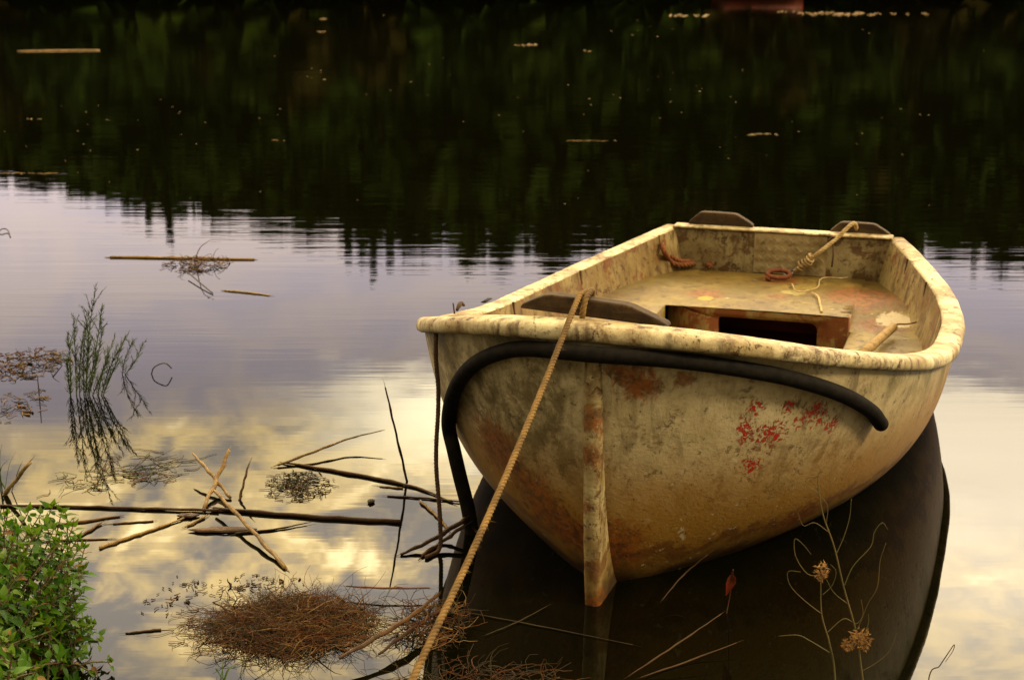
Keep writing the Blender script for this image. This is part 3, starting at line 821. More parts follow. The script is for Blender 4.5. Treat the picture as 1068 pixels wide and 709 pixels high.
# ------------------------------------------------------------------ reeds and sticks afloat
def stick(name, label, cat, pts, r, mat, n=8, nodes=True, group=None, steps=6):
    """pts: (u, v, z) on a level plane, or a Vector"""
    W_ = [p if isinstance(p, Vector) else on_water(p[0], p[1], p[2] if p[2] > .018 else p[2] * .35) for p in pts]
    rr = random.Random(label)
    P = catmull(W_, steps) if len(W_) > 2 else [W_[0].lerp(W_[1], t / 10) for t in range(11)]
    d = (P[-1] - P[0]); yaw = math.atan2(d.y, d.x)
    N = len(P); rad = [.70 * float(np.interp(k / (N - 1), np.linspace(0, 1, len(r)), r)) for k in range(N)] if hasattr(r, '__len__') else [r] * N
    if nodes: rad = [q * (1.22 if k % 5 == 3 else rr.uniform(.92, 1.05)) for k, q in enumerate(rad)]
    bw = rr.uniform(1.2, 2.4); bp = rr.uniform(0, 6)
    P = [p + Vector((-d.y, d.x, 0)).normalized() * (.45 * rad[k] * math.sin(bp + bw * k) + rr.uniform(-.12, .12) * rad[k]) for k, p in enumerate(P)] if nodes else P
    Lc = [Matrix.Rotation(-yaw, 4, 'Z') @ (p - P[0]) for p in P]
    mb = MB(); mb.tube(Lc, rad, n)
    if nodes:                                     # splintered ends
        for e, q in ((Lc[0], Lc[1]), (Lc[-1], Lc[-2])):
            dd = (e - q).normalized(); r0 = rad[0] if e is Lc[0] else rad[-1]
            for _ in range(rr.randint(1, 4)):
                off = Vector((0, rr.uniform(-.6, .6), rr.uniform(-.6, .6))) * r0
                mb.tube([e + off - dd * .02, e + off * 1.2 + dd * rr.uniform(.004, .028)], [r0 * .45, r0 * .12], 4)
    o = mb.build(name, mat); o.location = P[0]; o.rotation_euler = (0, 0, yaw)
    return tag(o, label, cat, group)
G_R = 'dead reeds floating beside the boat'
TAN, BRN, DRK, PAL = M['reed_tan'], M['reed_brown'], M['reed_dark'], M['reed_pale']
stick('floating_reed', 'long thin dark reed reaching from the green bush to the crossed reeds', 'reed', [(0, 527, .010), (80, 528, .010), (150, 530, .012), (228, 532, .014)], [.005, .006], DRK, group=G_R)
stick('floating_reed', 'thickest dark brown cane lying level, its cut end pointing at the boat', 'reed', [(222, 530, .014), (320, 538, .012), (418, 544, .010)], [.007, .0085, .0095], DRK, group=G_R, n=10)
stick('floating_reed', 'straight tan reed slanting down across the thick dark cane', 'reed', [(224, 512, .040), (262, 552, .022), (298, 592, .006)], [.0065, .0075], TAN, group=G_R)
stick('floating_reed', 'tan split reed leaning left, upper arm of the small cross', 'reed', [(201, 473, .055), (221, 495, .035), (240, 519, .012)], [.004, .0075, .006], TAN, group=G_R)
stick('floating_reed', 'broad tan reed leaning right, propped up through the small cross', 'reed', [at_dist(239, 469, 3.92), at_dist(226, 500, 3.85), on_water(212, 530, .004)], [.007, .0085, .007], TAN, group=G_R)
stick('floating_reed', 'short dark reed stub standing steeply behind the thick cane', 'reed', [at_dist(259, 485, 3.84), on_water(249, 524, -.005)], [.0035, .0055], BRN, group=G_R)
stick('floating_reed', 'pale bent reed, upper arm of the V pointing left', 'reed', [(290, 485, .014), (330, 470, .020), (365, 457, .03), (398, 449, .045)], [.005, .006, .004, .002], TAN, group=G_R)
stick('floating_reed', 'long brown reed, lower arm of the V, bowing down towards the hull', 'reed', [(296, 482, .010), (345, 490, .012), (400, 500, .012), (440, 510, .010), (472, 524, .008)], [.004, .0065, .0065, .0045, .003], BRN, group=G_R)
stick('standing_reed', 'thin dark reed standing up out of the water and leaning left', 'reed', [at_dist(402, 404, 3.86), at_dist(413, 452, 3.87), on_water(426, 508, -.02)], [.003, .0045, .005], DRK, group=G_R)
stick('floating_reed', 'thin dark reed forking under the thick dark cane', 'reed', [(246, 556, .008), (285, 552, .008), (320, 545, .012)], [.005, .004, .002], DRK, group=G_R)
stick('floating_reed', 'dark stout reed wedged against the bow by the hanging rope', 'reed', [(418, 578, .008), (450, 563, .02), (486, 541, .05)], [.005, .008, .009], DRK, group=G_R)
stick('floating_reed', 'second stout reed wedged at the bow, just below the first', 'reed', [(440, 579, .010), (462, 564, .018), (484, 548, .035)], [.006, .007, .007], BRN, group=G_R)
stick('floating_reed', 'thin straight reed crossing behind the hanging rope', 'reed', [(404, 517, .006), (440, 519, .008), (482, 523, .010)], [.003, .004, .003], DRK, group=G_R)
stick('floating_reed', 'short tan reed sloping down behind the hanging rope', 'reed', [(438, 522, .012), (455, 537, .01), (468, 552, .006)], [.005, .0055], TAN, group=G_R)
stick('floating_reed', 'slim tan reed end beside the small brown weed mat', 'reed', [(396, 507, .004), (420, 509, .006)], [.003, .004], TAN, group=G_R)
stick('floating_stalk', 'thin dark red stalk lying level above the brown weed tangle', 'stalk', [(361, 611, .02), (400, 613, .022), (448, 613, .022)], [.0025, .0035, .003], M['rust_metal'], group=G_R)
stick('floating_stick', 'brown stick propped on the weed tangle, rising to the foot of the hanging rope', 'stick', [(354, 686, .03), (400, 660, .045), (432, 640, .05), (456, 620, .045)], [.005, .0075, .0065, .005], BRN, group=G_R)
stick('floating_stick', 'darker stick under the propped one, tip hidden by the mooring rope', 'stick', [(395, 682, .02), (430, 655, .03), (462, 634, .03)], [.004, .006, .005], DRK, group=G_R)
stick('floating_reed', 'tan curved reed drifting free below the long dark reed', 'reed', [(104, 571, .006), (135, 560, .008), (165, 550, .008), (192, 540, .010)], [.007, .006, .005, .003], TAN, group=G_R)
stick('floating_reed', 'thin brown reed slanting up to the long dark reed near the bush', 'reed', [(70, 565, .005), (88, 556, .008), (105, 545, .012)], [.004, .005], BRN, group=G_R)
stick('floating_reed', 'brown reed lying just under the long dark reed', 'reed', [(20, 552, .004), (70, 546, .006), (125, 538, .006)], [.004, .0055, .004], BRN, group=G_R)
stick('floating_reed', 'dark thin reed running out from the bush below the others', 'reed', [(30, 566, .004), (70, 563, .004), (112, 562, .004)], [.003, .004, .003], DRK, group=G_R)
stick('floating_reed', 'thin reed floating parallel to the thick cane, left of the cross', 'reed', [(118, 546, .004), (160, 543, .006)], [.0035, .003], BRN, group=G_R)
stick('floating_reed', 'short tan reed slipping under the foot of the small cross', 'reed', [(196, 548, .006), (213, 539, .010)], [.0045, .0045], TAN, group=G_R)
stick('standing_reed', 'pale cut reed stub leaning right above the green bush', 'reed', [at_dist(31, 482, 3.75), on_water(2, 519, -.01)], [.0075, .009], PAL, group=G_R)
stick('floating_stick', 'small dark stick drifting alone in the open golden water', 'stick', [(131, 660, .004), (168, 656, .006)], [.003, .004], DRK)
stick('floating_reed', 'long straight pale reed afloat by the leaf litter in the middle distance', 'reed', [(115, 268, .010), (190, 269, .012), (265, 270.5, .010)], [.008, .009, .007], TAN)
stick('floating_reed', 'short thin pale reed afloat right of the long straight one', 'reed', [(234, 303, .006), (258, 305, .008), (281, 308, .006)], [.005, .006, .004], PAL)
stick('floating_reed', 'long pale reed afloat on the dark water far at top left', 'reed', [(18, 53.6, .012), (60, 53.0, .012), (104, 52.6, .012)], [.016, .022, .018], TAN, nodes=False)
# twigs half sunk in the shadow under the bow
TW = [('curved pale twig rising in the dark water under the bow', [(690, 626, .02), (712, 600, .05), (738, 578, .10)], .0028), ('long thin twig sunk in the bow shadow, nearest the camera', [(668, 706, .012), (715, 690, .012), (768, 670, .02)], .003),
      ('thin twig slanting up from the bottom edge towards the red leaf', [(655, 705, .015), (705, 672, .04), (752, 640, .07)], .003), ('faint twig lying level left of the stem', [(480, 637, .008), (560, 652, .008), (660, 672, .006)], .0025),
      ('faint twig crossing the level one left of the stem', [(506, 662, .010), (540, 648, .012), (570, 632, .014)], .0022)]
for lb_, pts, r_ in TW:
    stick('sunken_twig', lb_, 'twig', pts, [r_ * .6, r_, r_ * .5], M['weed_dark'] if 'level' in lb_ else M['twig_dim'], n=6, nodes=True, group='twigs in the shadow of the bow')

# bark flake afloat
def flake(name, label, cat, u, v, lx, ly, mat, seed, group=None, z=.004, thick=.004):
    rr = random.Random(seed); n = 16; c = on_water(u, v, 0); mb = MB()
    wob = [rr.uniform(.75, 1.15) for _ in range(n)]
    ringf = lambda s_, z_: [Vector((lx * s_ * math.cos(6.2832 * k / n) * wob[k], ly * s_ * math.sin(6.2832 * k / n) * wob[k], z_ + rr.uniform(-.0008, .0008))) for k in range(n)]
    mb.grid([ringf(.92, -thick * .4), ringf(1, thick * .3), ringf(.7, thick), ringf(.1, thick * 1.1)], close=True)
    o = mb.build(name, mat); o.location = c + Vector((0, 0, z)); return tag(o, label, cat, group)
flake('bark_strip', 'flat mottled strip of bark afloat under the crossed reeds', 'bark', 234, 554, .085, .018, M['reed_brown'], 5)
flake('floating_leaf', 'dark oval leaf afloat between the V of reeds and the hull', 'leaf', 387, 524, .010, .014, M['weed_dark'], 6)
flake('bark_chip', 'small dark chip of bark at the left foot of the crossed reeds', 'bark', 196, 539, .030, .016, M['reed_dark'], 8)

# ------------------------------------------------------------------ tangles and mats of weed
def tangle(name, label, cat, u, v, ax, ay, hz, n, L, rad, mats, seed, flat=.4, kind=None, curl=1.0, fill=.5, swirl=0.0):
    rr = random.Random(seed); c = on_water(u, v, 0); mb = MB()
    for _ in range(n):
        a = rr.uniform(0, 6.283); q = rr.random() ** fill
        x, y = ax * q * math.cos(a), ay * q * math.sin(a)
        top = hz * max(0, 1 - q * q)
        p = Vector((x, y, rr.uniform(.001, 1) * top + .002)); dr = (Vector((rr.gauss(0, 1), rr.gauss(0, 1) * .8, rr.gauss(0, flat))).normalized() + Vector((-math.sin(a), math.cos(a), 0)) * swirl * rr.choice((-1, 1))).normalized()
        pts = [p]; ln = L * rr.uniform(.4, 1.2)
        for k in range(5):
            dr = (dr + Vector((rr.gauss(0, .45), rr.gauss(0, .45), rr.gauss(0, .3 * flat))) * curl - Vector((0, 0, .12 if pts[-1].z > top else 0))).normalized()
            q2 = pts[-1] + dr * ln / 5; q2.z = max(.002, q2.z); pts.append(q2)
        mb.tube(pts, [rad * (rr.uniform(.6, 1.2) if rr.random() > .07 else rr.uniform(1.8, 3.2)), rad * .5], 3, False, m=rr.choices(range(len(mats)), [3, 2, 1][:len(mats)])[0])
    o = mb.build(name, mats); o.location = c; return tag(o, label, cat, None, kind)
WB, WD, WT_ = M['weed_brown'], M['weed_dark'], M['weed_tan']
tangle('weed_tangle', 'rounded russet brown tangle of dead weed and roots humped above the water', 'weed', 304, 652, .185, .140, .032, 2000, .11, .0008, [WB, WD, WT_], 11, .45, curl=1.1, fill=.8, swirl=1.2)
tangle('weed_fringe', 'flat skirt of loose weed strands spreading left round the brown tangle', 'weed', 290, 654, .23, .17, .012, 420, .07, .0009, [WB, WD], 26, .35, curl=1.4, fill=.8)
tangle('weed_fringe', 'loose brown weed strands around the foot of the hanging rope', 'weed', 452, 655, .08, .11, .04, 240, .09, .0011, [WB, WD, WT_], 12, .8, curl=1.4)
tangle('weed_fringe', 'sparse dark red weed sprawling in the bow shadow at the bottom edge', 'weed', 500, 712, .18, .07, .02, 150, .10, .0010, [WD, WB], 13, .7)
tangle('weed_mat', 'small flat mat of dark weed afloat inside the V of reeds', 'weed', 312, 507, .10, .125, .006, 260, .035, .0013, [WD, M['weed_olive'], WB], 14, .10, fill=.8)
tangle('weed_mat', 'thin scatter of olive stems afloat below the feathery green plant', 'weed', 150, 489, .125, .15, .008, 62, .11, .0012, [M['weed_olive'], WD, WB], 15, .12, fill=.7)
tangle('weed_mat', 'thin scatter of weed bits left of the stems below the feathery plant', 'weed', 85, 505, .10, .08, .012, 26, .08, .0013, [WD, M['plant_green'], WB], 25, .15, fill=.7)
tangle('leaf_litter', 'rusty brown litter afloat at the left edge, level with the feathery plant', 'litter', 22, 380, .17, .22, .020, 170, .05, .0020, [WD, WB, WT_], 16, .25, fill=.75)
tangle('leaf_litter', 'pale thin litter afloat at the left edge, below the rusty patch', 'litter', 14, 425, .10, .22, .006, 60, .05, .0016, [WD, WT_, WB], 17, .1, fill=.75)
tangle('leaf_litter', 'small clump of brown leaf litter caught under the long straight reed', 'litter', 207, 276, .15, .16, .035, 150, .06, .0020, [WD, WB, WT_], 18, .35, fill=.7)
stick('drooping_twig', 'thin twig poking down from the litter clump under the long straight reed', 'twig', [on_water(196, 284, .02), on_water(210, 296, .012), on_water(222, 306, .004)], .003, M['weed_dark'], n=5, nodes=False)
stick('upright_twig', 'thin twig arching up out of the litter clump by the long straight reed', 'twig', [on_water(203, 272, 0), at_dist(209, 258, 6.75), at_dist(220, 250, 6.75)], [.0035, .002], M['weed_tan'], n=5, nodes=False)
tangle('leaf_litter', 'dark crumbs of litter between the brown tangle and the thick cane', 'litter', 255, 612, .16, .07, .004, 80, .02, .0014, [WD, WB], 19, .1, fill=.8)
tangle('leaf_litter', 'few dark crumbs of litter in the open water left of the brown tangle', 'litter', 178, 625, .06, .14, .004, 34, .016, .0016, [WD, WB], 20, .1, fill=.8)

# ------------------------------------------------------------------ feathery green water plant
rnd = random.Random(31)
def feathery(parent_name, label, base_uv, tips, Y, nb, mat, seed, rad=.0021):
    rr = random.Random(seed); b0 = on_water(*base_uv); t = empty(parent_name, b0, label, 'plant')
    for (u, v, du) in tips:
        tip = at_dist(u, v, Y) - b0
        start = Vector((du, 0, -.01)); mid_ = start.lerp(tip, .5) + Vector((rr.uniform(-.012, .012), rr.uniform(-.03, .03), rr.uniform(0, .012)))
        tip.y += rr.uniform(-.05, .05)
        P = catmull([start, mid_, tip], 10); mb = MB(); mb.tube(P, [rad, rad * .8, rad * .3], 5)
        tot = (tip - start).length
        LINES = [P]
        for _ in range(int(tot / .045)):
            i = rr.randrange(4, len(P) - 4); d = (P[i + 1] - P[i]).normalized(); q = P[i]
            e = q + d * rr.uniform(.02, .06) + Vector((rr.gauss(0, .022), rr.gauss(0, .02), .01)); Q = [q.lerp(e, t / 6) + Vector((0, 0, .006 * math.sin(t / 6 * 3.14))) for t in range(7)]
            mb.tube(Q, [rad * .6, rad * .25], 4); LINES.append(Q)
        for Q in LINES[1:]:
            for k in range(9):
                i = rr.randrange(6); q = Q[i]; d = (Q[i + 1] - Q[i]).normalized(); ln = rr.uniform(.008, .018)
                e = Vector((rr.gauss(0, 1), rr.gauss(0, 1), rr.gauss(0, 1))).normalized()
                mb.tube([q, q + (d + e * .6) * ln], [.0011, .0005], 3, False)
        for k in range(int(tot / .0085)):
            f = k / (tot / .0085)
            if f < .05: continue
            i = min(len(P) - 2, int(f * (len(P) - 1))); q = P[i].lerp(P[i + 1], f * (len(P) - 1) - i); d = (P[i + 1] - P[i]).normalized()
            for _ in range(nb):
                a = rr.uniform(0, 6.283); o_ = d.orthogonal().normalized(); e = o_ * math.cos(a) + d.cross(o_) * math.sin(a)
                ln = rr.uniform(.016, .036) * (1 - .5 * f)
                mb.tube([q, q + (d * .75 + e * .6) * ln * .5, q + (d * .95 + e * .55) * ln], [.0013, .0011, .0005], 3, False)
        mb.build('stem', mat, t)
    return t
feathery('feathery_plant', 'tall feathery green plant standing in the water like a small fir', (89, 412), [(99, 297, 0), (93, 322, -.005), (77, 326, -.03), (71, 345, -.05), (110, 338, .01), (118, 350, .02), (104, 320, .005), (127, 361, .05), (84, 345, -.02), (97, 350, .0), (113, 372, .04), (75, 368, -.05), (129, 350, .055)], 4.72, 2, M['plant_green'], 3)
feathery('feathery_sprig', 'thin forked green sprig in the water right of the feathery plant', (127, 390), [(142, 352, .0), (149, 358, .006)], 4.98, 2, M['plant_green'], 4, .0018)
stick('curled_stem', 'small curled stem arching over the water right of the forked sprig', 'stem', [on_water(158, 390, 0), at_dist(160, 384, 5.0), at_dist(166, 380, 5.0), at_dist(173, 379, 5.0), at_dist(179, 384, 5.02)], .0022, M['weed_dark'], n=5, nodes=False)
stick('curled_stem', 'tiny curled stem by the left edge beneath the tree reflections', 'stem', [on_water(-4, 244, 0), at_dist(2, 239, 7.7), at_dist(8, 240, 7.7), on_water(11, 248, 0)], .003, M['weed_dark'], n=5, nodes=False)
stick('leaning_twig', 'small dark twig leaning left between the rusty litter and the feathery plant', 'twig', [at_dist(53, 371, 5.1), on_water(65, 381, 0)], [.004, .002], M['weed_dark'], n=5, nodes=False)
stick('standing_twig', 'thin dark twig standing below the rusty litter at the left edge', 'twig', [at_dist(39, 392, 4.7), on_water(41, 413, 0)], [.002, .003], M['weed_dark'], n=5, nodes=False)

# ------------------------------------------------------------------ green bush on the near left bank
rnd = random.Random(77)
def leafy_shoot(mst, mlf, p, tip, rr, nl, Lf, lime=.25):
    mid_ = p.lerp(tip, .5) + Vector((rr.uniform(-.02, .02), rr.uniform(-.02, .02), .03))
    P = catmull([p, mid_, tip], 8); mst.tube(P, [.0032, .0024, .0011], 5)
    for k in range(nl):
        f = .18 + .82 * (k + .5) / nl; i = min(len(P) - 2, int(f * (len(P) - 1))); q = P[i].lerp(P[i + 1], f * (len(P) - 1) - i); d = (P[i + 1] - P[i]).normalized()
        a = k * 1.57 + rr.uniform(-.4, .4); o_ = d.orthogonal().normalized()
        for s_ in (0, math.pi):
            e = o_ * math.cos(a + s_) + d.cross(o_) * math.sin(a + s_)
            ld = (e * .9 + d * .35 + Vector((0, -.1, .12))).normalized(); Lq = Lf * rr.uniform(.45, 1.25) * (1 - .45 * f)
            b1 = q + ld * .012; mst.tube([q, b1], .0008, 3, False)
            mlf.leaf(b1, ld, Vector((rr.gauss(0, .45), rr.gauss(0, .45), 1)), Lq, Lq * rr.uniform(.40, .58), .3, rr.uniform(.1, .5), m=(0 if rr.random() > lime else 1) if rr.random() > .05 else 2)
    for _ in range(3):
        mlf.leaf(tip, Vector((rr.gauss(0, .6), rr.gauss(0, .6), .8)), Vector((rr.gauss(0, 1), rr.gauss(0, 1), .3)), Lf * .5, Lf * .28, .3, .1, m=1)
bush = empty('leafy_bush', (-1.05, 2.80, ground_z(-1.05, 2.8)), 'dense bright green leafy bush on the bank in the bottom left corner', 'bush')
mst, mlf = MB(), MB(); rr = random.Random(5); bo = Vector(bush.location)
TIPS = [(8, 536, 2.95), (30, 533, 2.98), (55, 528, 2.98), (70, 541, 2.95), (82, 560, 2.92), (62, 565, 2.85), (36, 556, 2.85), (14, 565, 2.8), (72, 590, 2.85), (50, 600, 2.78), (22, 596, 2.75), (84, 596, 2.9), (64, 622, 2.8), (38, 630, 2.7), (8, 626, 2.68),
        (60, 655, 2.72), (30, 664, 2.65), (10, 668, 2.6), (66, 690, 2.66), (40, 700, 2.58), (18, 706, 2.55), (-25, 540, 2.95), (-30, 590, 2.8), (-25, 650, 2.65), (-60, 560, 2.9), (-60, 640, 2.7), (48, 545, 2.92), (24, 580, 2.82), (52, 577, 2.86), (78, 640, 2.8), (-10, 560, 2.9), (45, 650, 2.72), (80, 575, 2.9), (18, 545, 2.93), (42, 536, 2.96), (64, 534, 2.97), (4, 550, 2.9), (76, 549, 2.94), (88, 572, 2.93), (28, 556, 2.88), (56, 552, 2.9), (70, 608, 2.8), (86, 618, 2.84)]
for (u, v, Y) in TIPS:
    tip = at_dist(u, v, Y) - bo
    bx = min(tip.x - rr.uniform(.02, .14), .10); by = tip.y + rr.uniform(-.18, .02)
    p = Vector((bx, by, ground_z(bo.x + bx, bo.y + by) - bo.z - .01))
    leafy_shoot(mst, mlf, p, tip, rr, 11, .045)
    leafy_shoot(mst, mlf, p + Vector((rr.uniform(-.05, .03), -.03, 0)), tip + Vector((rr.uniform(-.06, .03), rr.uniform(-.06, .02), rr.uniform(-.07, -.01))), rr, 9, .040)
for _ in range(46):                                            # low leaves filling the foot of the bush
    bx, by = rr.uniform(-.35, .12), rr.uniform(-.5, .10)
    p = Vector((bx, by, ground_z(bo.x + bx, bo.y + by) - bo.z - .01))
    leafy_shoot(mst, mlf, p, p + Vector((rr.uniform(-.05, .08), rr.uniform(-.06, .06), rr.uniform(.06, .20))), rr, 6, .040, .1)
mst.build('stem', M['stem_red'], bush); mlf.build('foliage', [M['leaf_green'], M['leaf_lime'], M['leaf_sere']], bush)
sh = empty('leafy_shoot', on_water(92, 700), 'small leafy shoot hanging over the water, lower right of the green bush', 'plant')
mst, mlf = MB(), MB(); so = Vector(sh.location)
for (u, v, Y) in ((92, 657, 2.88), (107, 668, 2.86), (117, 690, 2.8), (80, 672, 2.83), (100, 704, 2.74), (75, 660, 2.86)):
    leafy_shoot(mst, mlf, Vector((rr.uniform(-.09, -.04), rr.uniform(-.03, .03), -.02)), at_dist(u, v, Y) - so, rr, 5, .036)
mst.build('stem', M['stem_red'], sh); mlf.build('foliage', [M['leaf_green'], M['leaf_lime'], M['leaf_sere']], sh)
dr = empty('drooping_shoot', on_water(60, 620), 'reddish shoot with sparse leaves drooping from the right side of the bush', 'plant')
mst, mlf = MB(), MB(); so = Vector(dr.location)
for (u, v, Y) in ((84, 610, 2.95), (76, 628, 2.92), (88, 598, 2.97)):
    leafy_shoot(mst, mlf, Vector((rr.uniform(-.06, -.02), -.1, .10)), at_dist(u, v, Y) - so, rr, 5, .03)
mst.build('stem', M['stem_red'], dr); mlf.build('foliage', [M['leaf_green'], M['leaf_lime'], M['leaf_sere']], dr)
def blades(name, label, u, v, spec, mat, seed):
    rr = random.Random(seed); c = on_water(u, v); mb = MB()
    for (tu, tv, Y, wd_) in spec:
        t = at_dist(tu, tv, Y) - c; s_ = Vector((rr.uniform(-.02, .02), rr.uniform(-.02, .02), -.01)); P = catmull([s_, s_.lerp(t, .5) + Vector((rr.uniform(-.02, .02), 0, .02)), t], 6)
        mb.tube(P, [wd_, wd_ * .8, wd_ * .1], 5, squash=.35)
    o = mb.build(name, mat); o.location = c; return tag(o, label, 'grass')
blades('grass_tuft', 'few soft green grass blades standing at the left edge above the bush', 6, 512, [(2, 462, 3.8, .004), (-8, 470, 3.8, .004), (10, 478, 3.8, .003), (17, 470, 3.8, .002), (24, 480, 3.8, .002)], M['plant_green'], 3)
blades('grass_tuft', 'tiny green grass shoots at the bottom edge, left of the weed tangle', 240, 708, [(236, 690, 2.78, .003), (252, 694, 2.78, .003), (246, 684, 2.78, .002), (226, 700, 2.78, .002)], M['leaf_lime'], 4)

# ------------------------------------------------------------------ dry weed in front of the boat
def thin_plant(name, label, root, stems, twigs, puffs, mat, seed):
    rr = random.Random(seed); t = empty(name, root, label, 'plant'); ro = Vector(root)
    for pts, r_ in stems + twigs:
        P = catmull([at_dist(*p) - ro if not isinstance(p, Vector) else p - ro for p in pts], 8)
        mb = MB(); mb.tube(P, [r_ * .8, r_ * .65, r_ * .35], 6); mb.build('stem' if (pts, r_) in stems else 'twig', mat, t)
    for (u, v, Y, sx, sz) in puffs:
        c = at_dist(u, v, Y) - ro; mb = MB()
        for _ in range(130):
            d = Vector((rr.gauss(0, 1), rr.gauss(0, 1), rr.gauss(0, 1))).normalized(); q = rr.random() ** .6
            p = c + Vector((d.x * sx * q, d.y * sx * q, d.z * sz * q)); e = (d + Vector((rr.gauss(0, .8), rr.gauss(0, .8), rr.gauss(0, .8)))).normalized()
            s_ = e.orthogonal().normalized() * rr.uniform(.0006, .0022); ln = rr.uniform(.003, .010)
            mb.quad(p - s_, p + e * ln * .5 - s_ * .5, p + e * ln, p + s_)
        mb.build('seed_fluff', M['fluff'], t)
    return t
YP = 2.45
root = Vector((.66, 2.42, ground_z(.66, 2.42)))
S1 = [((Vector((.675, 2.42, -.05)), (900, 709, YP), (893, 660, YP), (880, 612, YP), (870, 570, YP), (858, 535, YP), (853, 500, YP), (857, 488, YP)), .0021), ((Vector((.60, 2.42, -.05)), (871, 709, YP), (865, 670, YP), (857, 640, YP), (856, 600, YP)), .0023)]
TWG = [(((893, 660, YP), (905, 630, YP - .02), (915, 612, YP - .03), (918, 585, YP - .03), (924, 566, YP - .03)), .0011), (((880, 612, YP), (890, 590, YP), (908, 570, YP), (912, 555, YP), (920, 545, YP), (926, 552, YP)), .0011),
       (((872, 578, YP), (880, 560, YP), (886, 540, YP), (888, 520, YP)), .001), (((866, 556, YP), (850, 545, YP), (838, 548, YP), (832, 535, YP)), .0008), (((862, 545, YP), (862, 525, YP), (842, 506, YP), (828, 504, YP), (826, 512, YP)), .0007),
       (((853, 510, YP), (843, 498, YP), (838, 508, YP), (830, 500, YP)), .0006), (((856, 600, YP), (842, 598, YP), (830, 580, YP), (829, 562, YP), (838, 568, YP), (846, 578, YP)), .0009), (((857, 640, YP), (838, 625, YP), (824, 610, YP), (822, 596, YP), (835, 596, YP)), .0009),
       (((862, 660, YP), (880, 645, YP), (893, 650, YP), (900, 640, YP), (898, 625, YP)), .001), (((865, 680, YP), (845, 668, YP), (832, 662, YP), (812, 663, YP)), .0012), (((885, 630, YP), (870, 618, YP), (862, 604, YP)), .0009),
       (((898, 700, YP), (915, 690, YP), (928, 678, YP), (935, 660, YP)), .0008), (((858, 620, YP), (868, 610, YP), (872, 596, YP), (866, 588, YP)), .0008), (((895, 672, YP), (905, 652, YP), (906, 640, YP)), .0008)]
thin_plant('dry_weed', 'spindly dry weed with two tan seed heads growing in front of the hull', root, S1, TWG, [(857, 596, YP - .01, .012, .020), (895, 665, YP - .01, .015, .018), (902, 668, YP, .010, .022), (884, 672, YP, .010, .011)], M['dry_olive'], 8)
thin_plant('dry_twig', 'short reddish dry twig with a curled tip at the bottom right edge', Vector((.80, 2.42, ground_z(.8, 2.42))), [((Vector((.76, 2.42, -.05)), (968, 712, 2.5), (980, 694, 2.5), (988, 682, 2.5), (995, 672, 2.5), (994, 678, 2.5), (986, 690, 2.5)), .0016)], [], [], M['weed_brown'], 9)
# red leaf held by a twig in the bow shadow
lf = empty('red_leaf', on_water(757, 640, 0), 'dull red dead leaf hanging upright in the bow shadow, right of the stem', 'leaf')
mb = MB(); b0 = at_dist(763, 598, 2.98) - lf.location; mb.leaf(b0, Vector((-.12, .02, -1)), Vector((.3, -1, .1)), .058, .024, .5, .15); mb.leaf(b0, Vector((.3, .0, -.9)), Vector((-.5, -1, .1)), .028, .015, .5, .15)
mb.build('blade', M['red_leaf'], lf)
mb = MB(); mb.tube(catmull([Vector((0, 0, -.01)), Vector((.01, .01, .05)), b0 + Vector((.004, .004, .006)), b0], 6), .0012, 5); mb.build('stalk', M['weed_brown'], lf)

# ------------------------------------------------------------------ specks and streaks on the far dark water
G_S = 'pale specks afloat on the dark water'
rnd = random.Random(55)
proto = MB()
ring = lambda s_, z_: [Vector((s_ * math.cos(6.2832 * k / 9) * (1 + .2 * math.sin(k * 2.3)), .5 * s_ * math.sin(6.2832 * k / 9), z_)) for k in range(9)]
proto.grid([ring(.9, -.05), ring(1, .1), ring(.3, .22)], close=True)
src = proto.build('floating_speck', M['reed_pale'])
tag(src, 'tiny pale fleck of leaf afloat on the dark far water', 'speck', G_S)
first = True
CL = [(rnd.uniform(0, 1068), rnd.uniform(25, 165)) for _ in range(11)]
for k in range(100):
    cu, cv_ = rnd.choice(CL)
    if k < 70: u, v = rnd.gauss(cu, 55), rnd.gauss(cv_, 11)
    else: u, v = rnd.uniform(0, 1068), rnd.uniform(12, 225)
    if not (0 < u < 1068 and v > 8): continue
    if 660 < u < 960 and v > 215: continue
    o = src if first else src.copy()
    if not first: C.objects.link(o)
    first = False
    c = on_water(u, v); px = c.length / FPX
    sz = px * rnd.triangular(.4, 1.3, .55) * (1.5 if rnd.random() < .12 else 1)
    o.location = c + Vector((0, 0, .001)); o.scale = (sz, sz * 2.2, sz * .8); o.rotation_euler = (0, 0, rnd.uniform(-.3, .3))
def streak(label, spans, mat, seed):
    rr = random.Random(seed); mb = MB(); c = on_water((spans[0][0] + spans[0][1]) / 2, spans[0][2])
    for (u0, u1, v, th_) in spans:
        n = max(4, int((u1 - u0) / 4)); d = c.length / FPX
        for k in range(n):
            if rr.random() < .25: continue
            a = on_water(u0 + (u1 - u0) * k / n, v + rr.uniform(-.6, .6) * th_) - c; b2 = on_water(u0 + (u1 - u0) * (k + rr.uniform(.5, 2.6)) / n, v + rr.uniform(-.6, .6) * th_) - c
            mb.tube([a, (a + b2) / 2 + Vector((0, 0, .3 * d)), b2], [d * th_ * .12, d * th_ * rr.uniform(.15, .5), d * th_ * .1], 5)
    o = mb.build('floating_debris', mat); o.location = c; return tag(o, label, 'debris')
streak('long broken line of pale debris afloat far off at top right', [(806, 835, 12.5, 1.4), (828, 900, 14.5, 3.0), (896, 965, 15, 2.2)], M['reed_tan'], 1)
streak('short pale line of debris afloat far off at the top, left of the red hull', [(698, 736, 16.5, 2.2)], M['reed_pale'], 2)
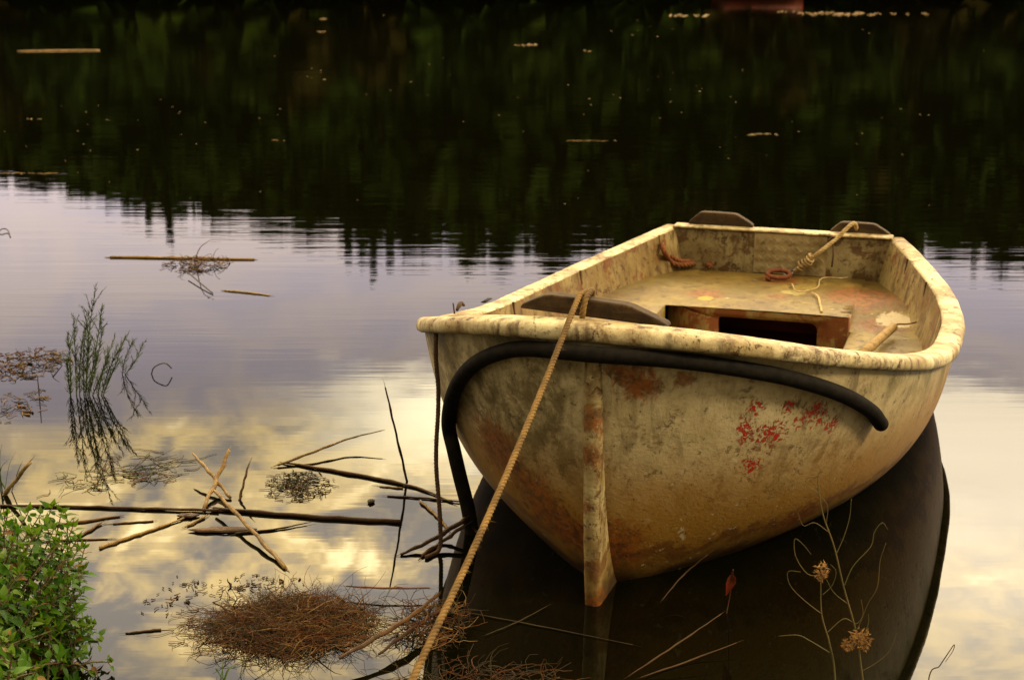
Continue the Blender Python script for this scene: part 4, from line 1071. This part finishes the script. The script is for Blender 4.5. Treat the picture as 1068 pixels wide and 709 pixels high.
streak('short pale line of debris afloat at top centre', [(532, 560, 47.5, 2.0)], M['reed_tan'], 3)
streak('tiny pale line of debris right of the one at top centre', [(600, 617, 53.5, 1.8)], M['reed_tan'], 4)
streak('pale dotted line of debris on the dark water above the stern', [(779, 812, 140.5, 1.4)], M['reed_pale'], 5)
streak('faint dotted line of debris on the dark water left of the stern', [(590, 648, 147, .9)], M['reed_tan'], 6)
streak('small pale debris at top left of centre, uppermost of a close pair', [(333, 346, 21, 1.8)], M['reed_tan'], 7)
streak('small pale debris at top left of centre, lowest of a close pair', [(328, 337, 34, 1.6)], M['reed_tan'], 8)
streak('short pale flake of debris above the left shore of light', [(28, 42, 124, 1.5)], M['reed_pale'], 9)
streak('faint thin line of debris on the dark water left of centre', [(283, 299, 146.5, 1.0)], M['reed_tan'], 10)
streak('pale streak of debris at the left edge where the light begins', [(0, 58, 181, 1.2)], M['reed_tan'], 12)

# ------------------------------------------------------------------ red boat moored far off at the top edge
rb_ = empty('red_boat', on_water(790, -1.0), 'far off rusty red boat cut by the top edge of the picture', 'boat')
m_, h_, b_ = new_mat('red_paint'); h_.put(b_.inputs['Base Color'], h_.mix(h_.smooth(h_.noise(obj_co(h_), 4, 5), .35, .65), (.22, .035, .012), (.11, .028, .012))); b_.inputs['Roughness'].default_value = .6
mb = MB(); rows = []
for k in range(13):
    t = -1 + k / 6; wv = .55 * math.sqrt(max(0, 1 - abs(t) ** 2.6)) + .02; L2 = 1.25
    z1 = .26 + .10 * t * t
    rows.append([(L2 * t * 1.08, wv * s_ * f, z) for s_, f, z in ((-1, .92, z1), (-1, 1, z1), (-1, .85, .15), (-1, .5, -.1), (1, .5, -.1), (1, .85, .15), (1, 1, z1), (1, .92, z1), (1, .8, .12), (-1, .8, .12))])
mb.grid(rows, close=True); mb.build('hull', m_, rb_)
for x in (-.5, .45):
    mb = MB(); mb.box((x - .1, -.46, .20), (x + .1, .46, .23)); mb.build('seat', M['oar_wood'], rb_, smooth=False)
